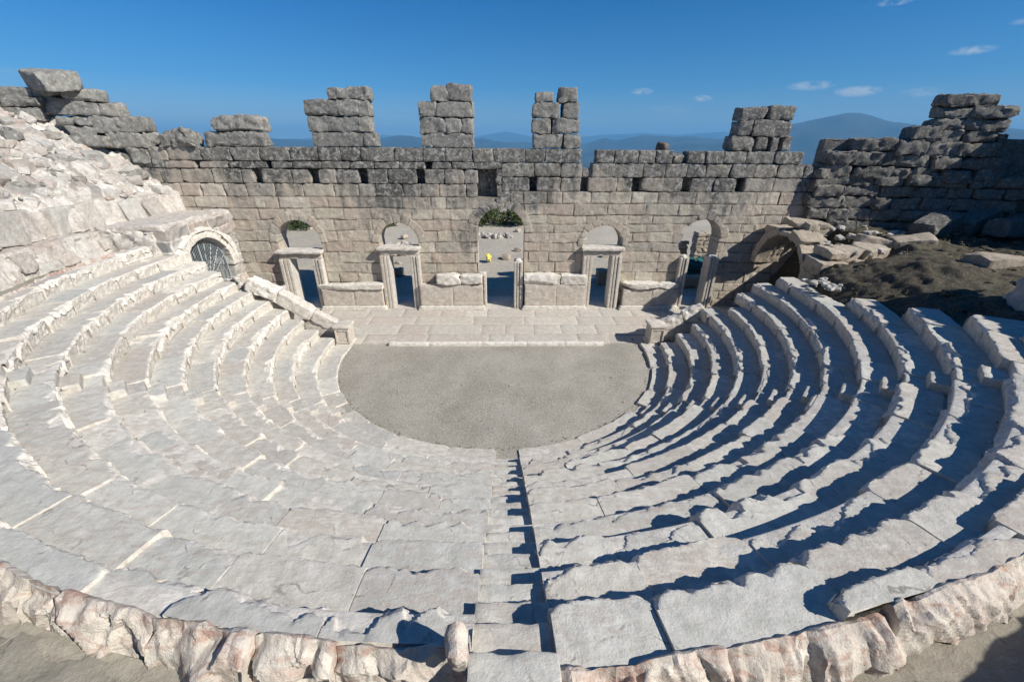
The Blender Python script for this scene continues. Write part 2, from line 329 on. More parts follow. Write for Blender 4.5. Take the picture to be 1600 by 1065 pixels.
# ------------------------------------------------------------------ seating
R0, TR, RI = 6.40, .6467, .3963
def RK(k): return R0+TR*k
def ZK(k): return RI*k
STAIR_AZ = {'left': 220.6, 'right': 317.6}      # degrees, counter-clockwise from +x
SX0, SX1 = .12, .79                             # centre stair between these x
def arc_blocks(a0, a1, R, rng, lo=.9, hi=1.9):
    out = []; a = a0
    while a < a1-1e-6:
        L = rng.u(lo, hi)/R; b = a+L
        if a1-b < lo*.6/R: b = a1
        out.append((a, b)); a = b
    return out
def kerb_r(al):      # inner radius of the backrest kerb, which is not quite concentric with the seats
    return np.where(al < 4.72, 13.84, 14.07+np.clip(np.degrees(al)-280, 0, 40)*.016)
def seat_row(k, a0, a1, seed):
    """one curved row of seat blocks; angles in radians"""
    rng = RNG(seed); mb = MB(); R = RK(k) if k < 12 else 13.96; zk = (ZK(k) if k < 12 else 4.57) if k else .07
    du = .075 if k <= 2 else .055 if k <= 5 else .04 if k <= 8 else .028 if k <= 9 else .022
    trd = np.array([0, .012, .03, .05, .07, .09, .115, .14, .17, .2, .24, .29, .35, .42, .5, .6, .72])
    rh = (RI+.02 if k < 12 else .24) if k else .12
    rsz = -np.array([1., .9, .8, .7, .6, .51, .42, .34, .26, .19, .13, .08, .04])*rh
    nr = len(rsz)
    for bi, (b0, b1) in enumerate(arc_blocks(a0, a1, R, rng)):
        L = (b1-b0)*R; gap = rng.u(.004, .010)
        n = max(4, int(L/du)); al = np.linspace(b0+gap/R, b1-gap/R, n+1)
        s = al*R; q1 = np.stack([s*1.0, s*0+seed*3.1, s*0+k], 1)
        wear = (.12, .35, .6, .9, 1.2, 1.5)[rng.i(0, 6)]*rng.u(.8, 1.2) if k else .15
        kn = np.cumsum(rng.r.uniform(.04, rng.u(.2, .45), 60))+s[0]-.3; kv = rng.r.uniform(0, 1, 60)**2.2*.19; C = .02+.13*np.clip(fbm(q1, 1.1, 2, 3)+.12, 0, 1)+np.interp(s, kn, kv)+.025*np.abs(noise3(q1*15, 4))
        de = np.minimum(s-s[0], s[-1]-s); C = C*wear+.09*np.exp(-de/.06)*rng.u(.2, 1.3)
        C = np.clip(C, .01, .27 if k > 7 else .22)
        U = len(al); V = nr+len(trd)
        DR = np.zeros((U, V)); DZ = np.zeros((U, V)); CH = np.zeros((U, V))
        cd = np.clip(C*1.05, 0, rh*.75)[:,None]
        # riser
        z = rsz[None,:]*np.ones((U, 1)); cut = -cd; z = np.where(z > cut, cut+(z-cut)*.08, z)
        DZ[:,:nr] = z; DR[:,:nr] = .055*sst(.0, .35, -z)*(1 if k else .2)
        # tread
        d = trd[None,:]*np.ones((U, 1))
        if k > 10: d = d/.72*(kerb_r(al)-R+.03)[:,None]
        fz = -np.clip(C[:,None]-d, 0, 9)*cd/np.maximum(C[:,None], 1e-3)
        DZ[:,nr:] = fz; DR[:,nr:] = d
        dzb = rng.n(.022); drb = rng.n(.025); tl = rng.n(.012)
        DR += drb; DZ += dzb + (tl*((al-al.mean())*R/L))[:,None]
        r = R+DR; A = al[:,None]*np.ones((1, V)); X = r*np.cos(A); Y = r*np.sin(A); Z = zk+DZ
        P = np.stack([X, Y, Z], -1).reshape(-1, 3)
        isr = np.zeros((U, V)); isr[:,:nr] = 1
        fr = np.zeros((U, V)); fr[:,nr:] = sst(-.03, .02, C[:,None]-d); fr[:,:nr] = .85
        fr = fr.reshape(-1); rs = isr.reshape(-1)
        P2 = np.stack([A.reshape(-1)*R, (r.reshape(-1)), Z.reshape(-1)], 1)
        rad = np.stack([np.cos(A.reshape(-1)), np.sin(A.reshape(-1)), 0*A.reshape(-1)], 1)
        amp = (.05 if k else .008)
        dn = amp*(.55*fbm(P2*np.array([1.5, 1, .8]), 4.5, 3, 21)+1.0*facets(P2, 5.0, 5)+.4*facets(P2, 14.0, 6)-.15); dn = np.abs(dn)*(1.3 if k else 1)
        mid = np.ones((U, V)); mid[:,0] = .3; mid = mid.reshape(-1)
        P += rad*(dn*fr*mid*(.6+.4*rs))[:,None]
        P[:,2] -= dn*fr*(1-rs)*.7
        P[:,2] += (1-fr)*(.016*fbm(P, .9, 2, 31)+.006*fbm(P, 6, 2, 33))*(1-rs)
        ch = np.where(rs > 0, .8 - .5*sst(.6, .95, (-(Z-zk)/rh).reshape(-1)), fr)
        bt = rng.u(); b2 = rng.u()
        c = np.stack([np.full(len(P), bt), np.full(len(P), b2), np.clip(ch, 0, 1)], 1)
        P = P.reshape(U, V, 3); c = c.reshape(U, V, 3)
        # end skirts
        e0 = P[:1].copy(); e1 = P[-1:].copy()
        for e in (e0, e1): e[...,2] = zk-rh-.15
        ec = c[:1].copy(); ec[...,2] = .75; ec1 = c[-1:].copy(); ec1[...,2] = .75
        m0 = P[:1].copy(); m1 = P[-1:].copy(); m0[...,2] -= (m0[...,2]-e0[...,2])*.4; m1[...,2] -= (m1[...,2]-e1[...,2])*.4
        for mm in (m0, m1):
            q = mm.reshape(-1, 3); q += (.03*fbm(q, 5, 2, 77))[:,None]*np.array([np.cos(al[0]), np.sin(al[0]), 0])
        PP = np.concatenate([e0, m0, P[:1], P, P[-1:], m1, e1]); CC = np.concatenate([ec, ec, ec, c, ec1, ec1, ec1])
        mb.add(PP.reshape(-1, 3), grid_faces(PP.shape[0], V), CC.reshape(-1, 3))
    # mortar bed under the blocks
    n = max(3, int((a1-a0)*R/.3)); al = np.linspace(a0, a1, n+1); wdt = (.36 if a0 < 4.7 else .58) if k == 11 else (.2 if k == 12 else .74); pr = [(.09, -rh-.05), (.07, -.05), (.1, -.035), (wdt, -.03)]
    P = np.array([[[(R+a)*math.cos(t), (R+a)*math.sin(t), zk+b] for a, b in pr] for t in al])
    mb.add(P.reshape(-1, 3), grid_faces(len(al), len(pr)), np.array([.5, .3, .8]))
    return mb
def az_of(k, where):
    R = RK(k)+.2
    if where in STAIR_AZ: return R_(STAIR_AZ[where])
    return None
W_END_L = {0: 174.8, 1: 176.2, 2: 176.5, 3: 175.2, 4: 173.9, 5: 173.2, 6: 173.6, 7: 175.0, 8: 174.2, 9: 173.6, 10: 173.2, 11: 173}
W_END_R = {0: 365.4, 1: 360., 2: 360.5, 3: 361.2, 4: 365.6, 5: 360., 6: 364, 7: 364.2, 8: 361.4, 9: 345.2, 10: 337, 11: 330.7}
HW = .30
def wedge_range(w, k):
    R = RK(k)+.2
    if w == 0: return R_(W_END_L[k]), R_(STAIR_AZ['left'])-HW/R
    if w == 1: return R_(STAIR_AZ['left'])+HW/R, 1.5*math.pi+math.asin(SX0/R)
    if w == 2: return 1.5*math.pi+math.asin(SX1/R), R_(STAIR_AZ['right'])-HW/R
    return R_(STAIR_AZ['right'])+HW/R, R_(W_END_R[k])
wl = ['sunlit bank of pale seat rows at the far left, below the grilled arch',
      'widest bank of sunlit marble seat rows, between the left stair and the centre stair',
      'seat rows with slanting dark shadows, between the centre stair and the right stair',
      'seat rows lying mostly in shade at the far right, below the earth mound']
for w in range(4):
    a0, a1 = wedge_range(w, 5); am = (a0+a1)/2
    e = empty('seating_bank', (10*math.cos(am), 10*math.sin(am), 0), wl[w], 'seating', 'curved banks of stone seats round the orchestra')
    for k in range(12):
        a0, a1 = wedge_range(w, k)
        if a1-a0 > .02: seat_row(k, a0, a1, 100*w+k+5).build('seat_row', M_SEAT, e, 40)
    if w == 2: seat_row(12, R_(283.5), R_(STAIR_AZ['right'])-HW/14, 377).build('seat_row', M_SEAT, e, 40)
    if w == 3: seat_row(12, R_(STAIR_AZ['right'])+HW/14, R_(325), 378).build('seat_row', M_SEAT, e, 40)

def back_row(a0, a1, seed):
    """kerb of long stones whose outer faces are split into slanting fracture ridges"""
    rng = RNG(seed); mb = MB()
    pz = np.array([-.30, -.2, -.12, -.05, -.015, 0, 0, 0, 0, -.01, -.03, -.06, -.1, -.14, -.18, -.22, -.26, -.3, -.34, -.38, -.42, -.46, -.5, -.55])
    pr = np.array([0, 0, 0, 0, .008, .03, .07, .11, .15, .19, .215, .235, .255, .27, .28, .29, .3, .308, .315, .322, .33, .335, .34, .345])
    for b0, b1 in arc_blocks(a0, a1, 14.1, rng, .6, 1.7):
        R = 14.1; L = (b1-b0)*R; n = max(8, int(L/.016)); al = np.linspace(b0+.003/R, b1-.003/R, n+1); s = (al-b0)*R; U, V = len(al), len(pz)
        top = 4.46+rng.n(.02)+.13*float(sst(4.88, 4.93, b0)); wd = rng.u(.85, 1.15); slant = rng.u(-.9, .9)
        def pl(x, lo, hi, amp, pw=1.): 
            k = np.cumsum(rng.r.uniform(lo, hi, int(4/lo)))-1.2; v = rng.r.uniform(0, 1, len(k))**pw*amp; return np.interp(x, k, v)
        S = s[:,None]+0*pz[None]; Z = 0*S+pz[None]; sk = S+slant*Z
        out = np.clip((pr-.03)/.2, 0, 1)[None]; low = np.clip(-pz/.2, 0, 1)[None]
        fl = pl(sk, .10, .34, .15)+pl(S-.4*slant*Z+.3, .05, .15, .075)+pl(sk+.2, .02, .06, .028)
        hz = pl(-Z+.25*S, .08, .25, .07)
        DR = pr[None]*wd-(fl+hz-.09)*out
        tp = pl(S+.3*pr[None], .08, .3, .17, 1.6)+pl(S, .03, .1, .05); edge = .10*np.exp(-np.minimum(s, L-s)/.04)[:,None]
        DZ = Z-(tp+edge)*(1-low*.85)*np.clip(.25+.75*np.abs(pr[None]-.06)/.1, .25, 1)
        r = kerb_r(al)[:,None]+DR; A = al[:,None]+0*r; P = np.stack([r*np.cos(A), r*np.sin(A), top+DZ], -1).reshape(-1, 3)
        q = np.stack([A.reshape(-1)*14, r.reshape(-1), P[:,2]], 1); nn = .012*facets(q, 9., 4)+.006*fbm(q, 14, 2, 3)
        P += np.stack([np.cos(A), np.sin(A), 0*A], -1).reshape(-1, 3)*nn[:,None]; P[:,2] += nn
        pk = pl(sk, .12, .5, 1.).reshape(-1); ch = np.clip(pl(sk+.7, .1, .4, 1.1), 0, 1).reshape(-1)
        c = np.clip(np.stack([np.full(len(P), rng.u()), pk, ch*np.tile(out[0], U)+.1], 1), 0, 1).reshape(U, V, 3); P = P.reshape(U, V, 3)
        e0 = P[:1].copy(); e1 = P[-1:].copy(); e0[...,2] = top-.7; e1[...,2] = top-.7
        mb.add(np.concatenate([e0, P[:1], P, P[-1:], e1]).reshape(-1, 3), grid_faces(U+4, V), np.concatenate([c[:1], c[:1], c, c[-1:], c[-1:]]).reshape(-1, 3))
    return mb
M_BACK = stone_mat('broken_marble', [(.60, .55, .48), (.52, .46, .40), (.64, .6, .54), (.50, .40, .34)], frac=(.66, .61, .53), stain=(.40, .245, .19), stain_amt=.95, bump=1.0, pits=.8)
bl = ['rough broken kerb of backrest stones above the leftmost bank of seats', 'rough broken backrest stones with pinkish faces, at the bottom left of the centre stair',
      'jagged backrest stones at the bottom right of the centre stair', 'shaded backrest stones at the right edge above the last row']
for w, (b0, b1) in enumerate([(R_(172.5), R_(STAIR_AZ['left'])-HW/14), (R_(STAIR_AZ['left'])+HW/14, 1.5*math.pi+SX0/14), (1.5*math.pi+SX1/14, R_(STAIR_AZ['right'])-HW/14), (R_(STAIR_AZ['right'])+HW/14, R_(326))]):
    am = (b0+b1)/2; e = empty('backrest_kerb', (14.1*math.cos(am), 14.1*math.sin(am), 4.0), bl[w], 'kerb', 'broken backrest kerbs behind the top row')
    back_row(b0, b1, 900+w).build('backrest_stones', M_BACK, e, 24)
g = RNG(77)
# small upright broken armrest beside the centre stair
mb = MB(); p0 = on_z(727, 985, 4.85); block(mb, (.16, .26, .40), place((.02, -14.02, 4.62), .1, .15), 31, .03, .07, .03, (.7, .9), .6, chop=3, depth=(.85, .97))
tag(mb.build('broken_armrest', M_BACK, None, 45), 'small rounded pink and white stone stump standing at the left side of the centre stair', 'stone')

# stairs
def step_block(mb, x0, x1, y0, y1, z, seed, h=.3, fn=None):
    f = fn or (lambda p: p); c = np.array([(x0+x1)/2, (y0+y1)/2, z-h/2])
    block(mb, (x1-x0, abs(y1-y0), h), lambda p: f(p+c), seed, .010, .02, .06, None, .12, 5)
e = empty('stairway', (.455, -10.3, 0), 'straight stair of shallow stone steps climbing up the middle of the seats', 'stairs')
for j in range(24):
    r = 6.52+.3233*j; mb = MB(); step_block(mb, SX0-.03, SX1+.03, -r-.42, -r+g.n(.012), .1982*j-.11+g.n(.008), 300+j)
    mb.build('step', M_SEAT, e, 40)
for side, lab in (('left', 'narrow stair of small steps running diagonally up between the two left banks of seats'), ('right', 'narrow shaded stair of small steps running diagonally up between the two right banks of seats')):
    a = R_(STAIR_AZ[side]); e = empty('stairway', (10.3*math.cos(a), 10.3*math.sin(a), 0), lab, 'stairs')
    for j in range(23):
        r = 6.5+.3233*j; mb = MB(); fn = place((0, 0, 0), a+math.pi/2)
        step_block(mb, -HW-.03, HW+.03, -r-.42, -r+g.n(.012), .1982*j-.02+g.n(.008), 400+j, fn=fn); mb.build('step', M_SEAT, e, 40)

# walkway behind the top row
rng = RNG(5); mb = MB(); R = 14.75
for b0, b1 in arc_blocks(R_(172), R_(327), R, rng, 1.1, 2.4):
    n = int((b1-b0)*R/.06); al = np.linspace(b0+.006/R, b1-.006/R, n+1); rr = np.linspace(14.12, 15.35, 24)
    A, RR = np.meshgrid(al, rr, indexing='ij'); P = np.stack([RR*np.cos(A), RR*np.sin(A), 0*A+4.03+rng.n(.008)], -1).reshape(-1, 3)
    P[:,2] += .03*fbm(P, 1.3, 3, 61)+.008*fbm(P, 9, 3, 62)
    mb.add(P, grid_faces(len(al), 24), np.array([rng.u(), rng.u(), 0.]))
    e0 = P.reshape(len(al), 24, 3); 
    for ee in (e0[0], e0[-1]):
        q = np.stack([ee, ee-np.array([0, 0, .12])]); mb.add(q.reshape(-1, 3), grid_faces(2, 24), np.array([.4, .4, 0.]))
al = np.linspace(R_(171), R_(327), 120); A, RR = np.meshgrid(al, np.array([14.05, 14.16, 14.3, 15.4]), indexing='ij')
P = np.stack([RR*np.cos(A), RR*np.sin(A), 4.0+.035*(RR < 14.2)+0*A], -1).reshape(-1, 3); mb.add(P, grid_faces(len(al), 4), np.array([.8, .5, .6]))
tag(mb.build('walkway', M_WALK, None, 40), kind='structure')

# orchestra floor and stage paving
def sheet(x0, x1, y0, y1, z, st, fn=None, amp=.01, sc=1., seed=0):
    nx = max(2, int((x1-x0)/st)); ny = max(2, int((y1-y0)/st))
    A, B = np.meshgrid(np.linspace(x0, x1, nx), np.linspace(y0, y1, ny), indexing='ij')
    P = np.stack([A, B, 0*A+z], -1).reshape(-1, 3); P[:,2] += amp*fbm(P, sc, 3, seed)
    if fn is not None: P = fn(P)
    return P, grid_faces(nx, ny)
mb = MB(); P, f = sheet(-7.2, 7.2, -6.9, .75, -.02, .12, amp=.025, seed=8); mb.add(P, f)
tag(mb.build('orchestra_ground', M_GRAVEL), kind='structure')
mb = MB(); rng = RNG(12); y = .66; rowi = 0
bounds = [.66, 1.6, 2.75, 3.8, 4.9, 6.0, 6.9]
for j in range(len(bounds)-1):
    x = -13.5+rng.u(0, 1)
    while x < 13.5:
        L = rng.u(1.1, 3.0); q = RNG(int(1000*(x+20))+j)
        if not (j == 0 and (abs(x+L/2) > 7.3)):
            if not (j == 0 and x > 4.6):
                block(mb, (L-.006, bounds[j+1]-bounds[j]-.006, .3), place((x+L/2, (bounds[j]+bounds[j+1])/2, .02-.15+(.035 if j == 0 else 0)+q.n(.004))), q.i(0, 9999), .004, .008, .25, (q.u(), q.u()), .0, 3)
        x += L
P, f = sheet(-14, 14, .7, 6.9, -.03, .5, amp=.0); mb.add(P, f, np.array([.3, .3, .2]))
tag(mb.build('stage_paving', M_PAVE, None, 40), kind='structure')
mb = MB(); x = -4.75
for L in (1.8, 2.3, 2.0, 1.7, 1.75): block(mb, (L-.006, .20, .24), place((x+L/2, .58, .0)), int(10*(x+9)), .003, .01, .2, (.9, .3), .9, 3); x += L
tag(mb.build('stage_edge_kerb', M_MARB, None, 40), 'thin bright white marble strip along the front edge of the stage paving', 'kerb')

# ------------------------------------------------------------------ masonry walls
def wall_grid(mb, s0, s1, levels, T, fn, solid, seed, keys=(), st=.05, lo=.5, hi=1.65, groove=.035, rough=.014, ztop=None):
    rng = RNG(seed)
    ks = sorted(set([s0, s1]+[k for k in keys if s0 < k < s1])); S = [s0]
    for a, b in zip(ks[:-1], ks[1:]): S += list(np.linspace(a, b, max(2, int((b-a)/st)+1))[1:])
    Z = []
    for a, b in zip(levels[:-1], levels[1:]):
        m = max(3, int((b-a)/st)); Z += [a, a+.018]+list(np.linspace(a+.018, b-.018, m)[1:])
    Z += [levels[-1]]
    S = np.array(S); Z = np.array(Z); A, B = np.meshgrid(S, Z, indexing='ij')
    Bw = B.ravel()+.055*fbm(np.stack([A.ravel()*.45, 0*A.ravel(), B.ravel()*.9], 1), 1, 2, seed+3)*sst(levels[0], levels[0]+.3, B.ravel())*sst(levels[-1], levels[-1]-.3, B.ravel())
    ci = np.clip(np.searchsorted(levels, Bw+1e-6, 'right')-1, 0, len(levels)-2)
    sd = np.zeros(A.size); bid = np.zeros(A.size)
    flat = A.ravel()
    for c in range(len(levels)-1):
        j = [s0-rng.u(0, .8)]
        while j[-1] < s1+.5: j.append(j[-1]+rng.u(lo, hi))
        j = np.array(j); m = ci == c; w = np.searchsorted(j, flat[m])
        sd[m] = np.minimum(flat[m]-j[w-1], j[np.minimum(w, len(j)-1)]-flat[m]); bid[m] = w+100*c
    lv = np.array(levels); zd = np.abs(Bw[:,None]-lv[None]).min(1)
    P = np.stack([A.ravel(), 0*A.ravel(), B.ravel()], 1)
    wob = .012*fbm(P, 5, 2, seed+4)
    g1 = np.minimum(sd, zd)+wob
    gr = (1-sst(.0, .035+.03*noise3(P*1.7, seed+6), g1))*np.clip(.45+1.3*fbm(P, 1.1, 2, seed+8)+.3, .12, 1)
    depth = groove*gr - .03*(rnd(bid, bid*0+seed, 3)-.5) - rough*1.2*fbm(P, 3.0, 4, seed) - rough*1.6*facets(P, 2.6, 7) + .02*np.clip(fbm(P, 1.7, 2, seed+9), 0, 1)
    cs = (S[:-1]+S[1:])/2; cz = (Z[:-1]+Z[1:])/2; CA, CB = np.meshgrid(cs, cz, indexing='ij')
    sol = solid(CA.ravel(), CB.ravel()).reshape(CA.shape)
    F = fn(np.stack([A.ravel(), depth, B.ravel()], 1)); Bk = fn(np.stack([A.ravel(), T-depth*.5, B.ravel()], 1))
    idx = np.arange(A.size).reshape(A.shape); N = A.size
    q = np.stack([idx[:-1,:-1], idx[1:,:-1], idx[1:,1:], idx[:-1,1:]], -1)
    fs = [q[sol], q[sol][:,::-1]+N]
    def side(mask, a, b): fs.append(np.stack([a[mask], b[mask], b[mask]+N, a[mask]+N], -1))
    pad = np.pad(sol, 1)
    side(sol & ~pad[:-2,1:-1], idx[:-1,:-1], idx[:-1,1:]); side(sol & ~pad[2:,1:-1], idx[1:,1:], idx[1:,:-1])
    side(sol & ~pad[1:-1,:-2], idx[1:,:-1], idx[:-1,:-1]); side(sol & ~pad[1:-1,2:], idx[:-1,1:], idx[1:,1:])
    c = np.stack([rnd(bid, bid*0+seed, 5), rnd(bid, bid*0+seed, 6), gr*.9], 1)
    # the reveals need vertices of their own so that the front stays crisp
    V = np.concatenate([F, Bk]); cc = np.concatenate([c, c*np.array([1, 1, .2])])
    mb.add(V, np.concatenate(fs), cc)
def ring(mb, c, zs, r, w, fn, T, seed, n=9, a0=0., a1=math.pi, proud=.02, tint=None, chip=.0, rough=.012, jit=.06):
    """voussoirs round an arch: local (s, depth, z)"""
    rng = RNG(seed)
    for i in range(n):
        b0 = a0+(a1-a0)*i/n; b1 = a0+(a1-a0)*(i+1)/n; am = (b0+b1)/2; ww = w+rng.n(jit)
        L = (b1-b0)*(r+w/2)-.01
        def f(p, am=am, ww=ww):
            rr = r+ww/2+p[:,2]; a = am+p[:,0]/(r+w/2)
            return fn(np.stack([c+rr*np.cos(a), p[:,1]+T/2-proud, zs+rr*np.sin(a)], 1))
        block(mb, (L, T, ww), f, seed*31+i, rough, .02, .1, tint, chip, 4)
YW = 5.25
front = lambda p: np.stack([p[:,0], YW+p[:,1], p[:,2]], 1)
TH = 1.05
LV_L = [0, .42, .92, 1.38, 1.9, 2.42, 2.98, 3.52, 4.08, 4.62, 5.16, 5.70]
LV_R = [0, .42, .92, 1.38, 1.92, 2.48, 3.02, 3.50, 4.02, 4.42, 4.85, 5.40, 5.97]
DOORS = [(-10.03, 1.09, 3.50, 3.10), (-5.0, 1.0, 3.48, 3.28), (.19, 1.2, 4.0, 0), (5.43, 1.02, 3.35, 3.28), (10.5, .92, 3.75, 0)]
def solid_main(s, z):
    ok = np.ones(len(s), bool)
    for i, (c, r, zs, lt) in enumerate(DOORS):
        ok &= ~((np.abs(s-c) < r) & (z < zs)); ok &= ~(((s-c)**2+(z-zs)**2 < (r+.04)**2) & (z >= zs))
    ok &= ~((s < 10.5) & (s > 9.42+.1*np.sin(z*7)) & (z > 2.7) & (z < 4.2+.2*np.sin(s*8)))          # broken left shoulder of the last arch
    return ok
ks = []
for c, r, zs, lt in DOORS: ks += [c-r, c+r]
stage = empty('stage_wall', (0, YW, 0), 'long ruined ashlar wall behind the stage with five arched doorways and broken piers on top', 'ruined wall')
mb = MB()
wall_grid(mb, -16.9, .19, LV_L, TH, front, solid_main, 41, ks)
wall_grid(mb, .19, 15.6, LV_R, TH, front, solid_main, 43, ks)
for i, (c, r, zs, lt) in enumerate(DOORS):
    if i == 4: ring(mb, c, zs, r, .36, front, TH, 60+i, 5, .0, math.pi*.62, .03)
    else: ring(mb, c, zs, r, .42 if i == 2 else .38, front, TH, 60+i, 11 if i == 2 else 9, 0, math.pi, .025)
# upper courses of single blocks with putlog holes left open
def course(mb, x0, x1, z0, z1, seed, holes=(), lo=.75, hi=1.5, Y=YW, T=.62, rough=.022, fnm=None, skip=()):
    rng = RNG(seed); x = x0
    hs = sorted(holes); f0 = fnm or (lambda p: p)
    segs = []; a = x0
    for (h0, h1) in hs:
        if h1 < x0 or h0 > x1: continue
        segs.append((a, h0)); a = h1
    segs.append((a, x1))
    for a, b in segs:
        x = a
        while x < b-1e-3:
            L = rng.u(lo, hi)
            if b-x-L < lo*.6: L = b-x
            L = min(L, b-x); dy = rng.n(.018); hh = z1-z0; dz = rng.u(-.02, .0)
            c = np.array([x+L/2, Y+T/2+dy, (z0+z1)/2+dz/2])
            block(mb, (L-.015, T, hh-.012+dz), lambda p, c=c: f0(p+c), rng.i(0, 99999), rough*1.1, .03, .10, None, 0., 3, chop=3, depth=(.86, .99))
            x += L
def hx(px, py, w=.42): 
    x = on_y(px, py, YW)[0]; return (x-w/2, x+w/2)
HL = [hx(402, 276), hx(491, 277), hx(567, 277), hx(657, 277, .38), (-.95+.05, -.05)]
HR = [hx(833, 288, .35), hx(913, 288, .35), hx(995, 289), hx(1073, 289), hx(1157, 290)]
course(mb, -16.8, .25, 5.70, 6.30, 201, [(-.95, .0)])
course(mb, -16.8, .25, 6.30, 6.96, 202, HL, .8, 1.5)
course(mb, -16.8, .25, 6.96, 7.28, 203, [hx(308, 258, .2), hx(420, 258, .25), (-3.3, -3.05)], .8, 1.4)
course(mb, .25, 15.5, 5.97, 6.62, 204, HR, .9, 1.7)
course(mb, .25, 4.1, 6.62, 7.25, 205, [], .8, 1.6); course(mb, 4.55, 15.3, 6.62, 7.25, 206, [], .8, 1.5)
block(mb, (.62, .6, .42), place((4.30, 5.62, 6.82), .1), 271, .03, .04, .08, None, 0, 3, .05, 0., 6)
# dark core behind the face blocks
for x0, x1, z0, z1 in ((-16.7, .2, 5.7, 7.26), (.2, 4.0, 5.97, 7.2), (4.6, 15.2, 5.97, 7.2), (3.95, 4.62, 5.97, 6.55)):
    block(mb, (x1-x0, .5, z1-z0), place(((x0+x1)/2, YW+.85, (z0+z1)/2)), int(x0*3+60), .03, .03, .4, (.1, .3), .0)
mb.build('masonry', M_WALL, stage, 35)
mb = MB()
course(mb, -16.6, -1.1, 7.28, 7.88, 211, [], .8, 1.55, T=.8); course(mb, -1.1, 4.0, 7.26, 7.86, 212, [], .8, 1.5, T=.8)
course(mb, 4.72, 8.35, 7.25, 7.83, 213, [(7.5, 7.52)], .75, 1.2, T=.75); course(mb, 9.05, 14.55, 7.25, 7.80, 214, [], .8, 1.6, T=.8)
block(mb, (.7, .6, .5), place((8.65, 5.65, 7.42), .3, .3), 77, .06, .12, .08, None, .3); block(mb, (.6, .5, .4), place((7.95, 5.8, 7.95), .8, .2), 78, .06, .12, .08, (.9, .9), .8)
mb.build('top_course', M_WALL, stage, 35)
Z2 = lambda x, y: (200+x/2.6625, 100+y/2.6625)
Z3 = lambda x, y: (560+x/2.6625, 100+y/2.6625)
Z4 = lambda x, y: (900+x/2.6625, 120+y/2.6625)
def px_block(mb, zf, b, Y=YW+.02, T=.85, seed=0, rough=.03, rnd_=.035, tint=None, chip=0., rot=0., warp=.06, fac=.0):
    a = on_y(*zf(b[0], b[3]), Y); c = on_y(*zf(b[2], b[1]), Y); x0, x1, z0, z1 = a[0], c[0], a[2], c[2]
    block(mb, (x1-x0-.01, T, z1-z0-.005), place(((x0+x1)/2, Y+T/2, (z0+z1)/2), rot), seed, rough, rnd_, .08, tint, chip, 3, warp, fac, chop=5, depth=(.84, .99))
    return (x0+x1)/2, z0
PIERS = [(Z2, [[828, 97, 872, 146], [866, 99, 920, 146], [918, 93, 995, 152], [735, 147, 872, 214], [874, 147, 960, 215], [958, 151, 995, 219], [752, 216, 825, 284], [826, 217, 964, 283], [960, 219, 1002, 283], [769, 284, 985, 343], [985, 286, 1029, 343]]),
 (Z3, [[300, 86, 369, 156], [370, 84, 469, 156], [249, 157, 325, 220], [326, 157, 476, 222], [255, 221, 358, 288], [359, 222, 427, 289], [428, 223, 478, 290], [263, 289, 308, 346], [307, 289, 476, 348]]),
 (Z3, [[738, 112, 814, 160], [832, 95, 915, 160], [722, 160, 838, 223], [848, 160, 921, 226], [722, 226, 802, 289], [804, 225, 923, 291], [728, 291, 852, 351], [853, 291, 929, 353]]),
 (Z4, [[686, 125, 806, 183], [798, 119, 922, 179], [672, 182, 742, 248], [735, 179, 905, 248], [638, 249, 745, 310], [742, 250, 804, 311], [802, 250, 852, 313], [850, 250, 904, 311]])]
sd = 500
for zf, bs in PIERS:
    mb = MB()
    for b in bs: sd += 1; px_block(mb, zf, b, seed=sd, rough=.035)
    mb.build('broken_pier', M_GREYB if zf is not Z4 else M_DARK, stage, 35)
# door frames
def box(mb, x0, x1, y0, y1, z0, z1, seed, rough=.006, rnd_=.015, tint=None, chip=.1, res=.15, warp=0., fac=0., chop=0):
    block(mb, (x1-x0, y1-y0, z1-z0), place(((x0+x1)/2, (y0+y1)/2, (z0+z1)/2)), seed, rough, rnd_, res, tint, chip, 4, warp, fac, chop)
def jamb(mb, x0, x1, z1, seed, flip=False, y0=4.93, y1=5.75):
    w = x1-x0
    box(mb, x0, x1, y0+.10, y1, 0, z1, seed)                                       # body
    for i, (a, b) in enumerate(((0, .28), (.34, .62), (.68, 1.))):                 # three fasciae stepping outward
        if flip: a, b = 1-b, 1-a; 
        pr = (.035, .06, .1)[i]; box(mb, x0+w*a, x0+w*b, y0+.10-pr, y0+.12, .0, z1-.005, seed+3+i, .003, .01)
def frame(c, hw, op, zt, seed, parent, zl=.42):
    f = empty('door_frame', (c-parent.location[0], -.2, 0)); f.parent = parent
    m1 = MB(); jamb(m1, c-hw, c-op, zt-zl, seed, True); m1.build('jamb', M_MARB, f, 35)
    m2 = MB(); jamb(m2, c+op, c+hw, zt-zl, seed+10); m2.build('jamb', M_MARB, f, 35)
    m3 = MB(); box(m3, c-hw, c+hw, 5.02, 5.75, zt-zl, zt-.14, seed+20, .02, .03); box(m3, c-hw-.10, c+hw+.08, 4.86, 5.7, zt-.15, zt+.02, seed+21, .02, .04, None, .5); m3.build('lintel', M_MARB, f, 35)
frame(-10.05, 1.07, .56, 3.12, 610, stage)
frame(-5.0, 1.0, .53, 3.30, 640, stage)
frame(5.43, 1.0, .50, 3.30, 670, stage)
for c0, c1, zt, sd in ((-.98, -.60, 1.85, 700), (.88, 1.32, 2.55, 710), (9.50, 9.92, 2.78, 720), (11.05, 11.5, 2.78, 730)):
    m1 = MB(); jamb(m1, c0, c1, zt, sd); box(m1, c0+.04, c1-.05, 5.1, 5.5, zt-.1, zt+.1, sd+7, .05, .08, None, .8, .06); m1.build('broken_jamb', M_MARB, stage, 35)
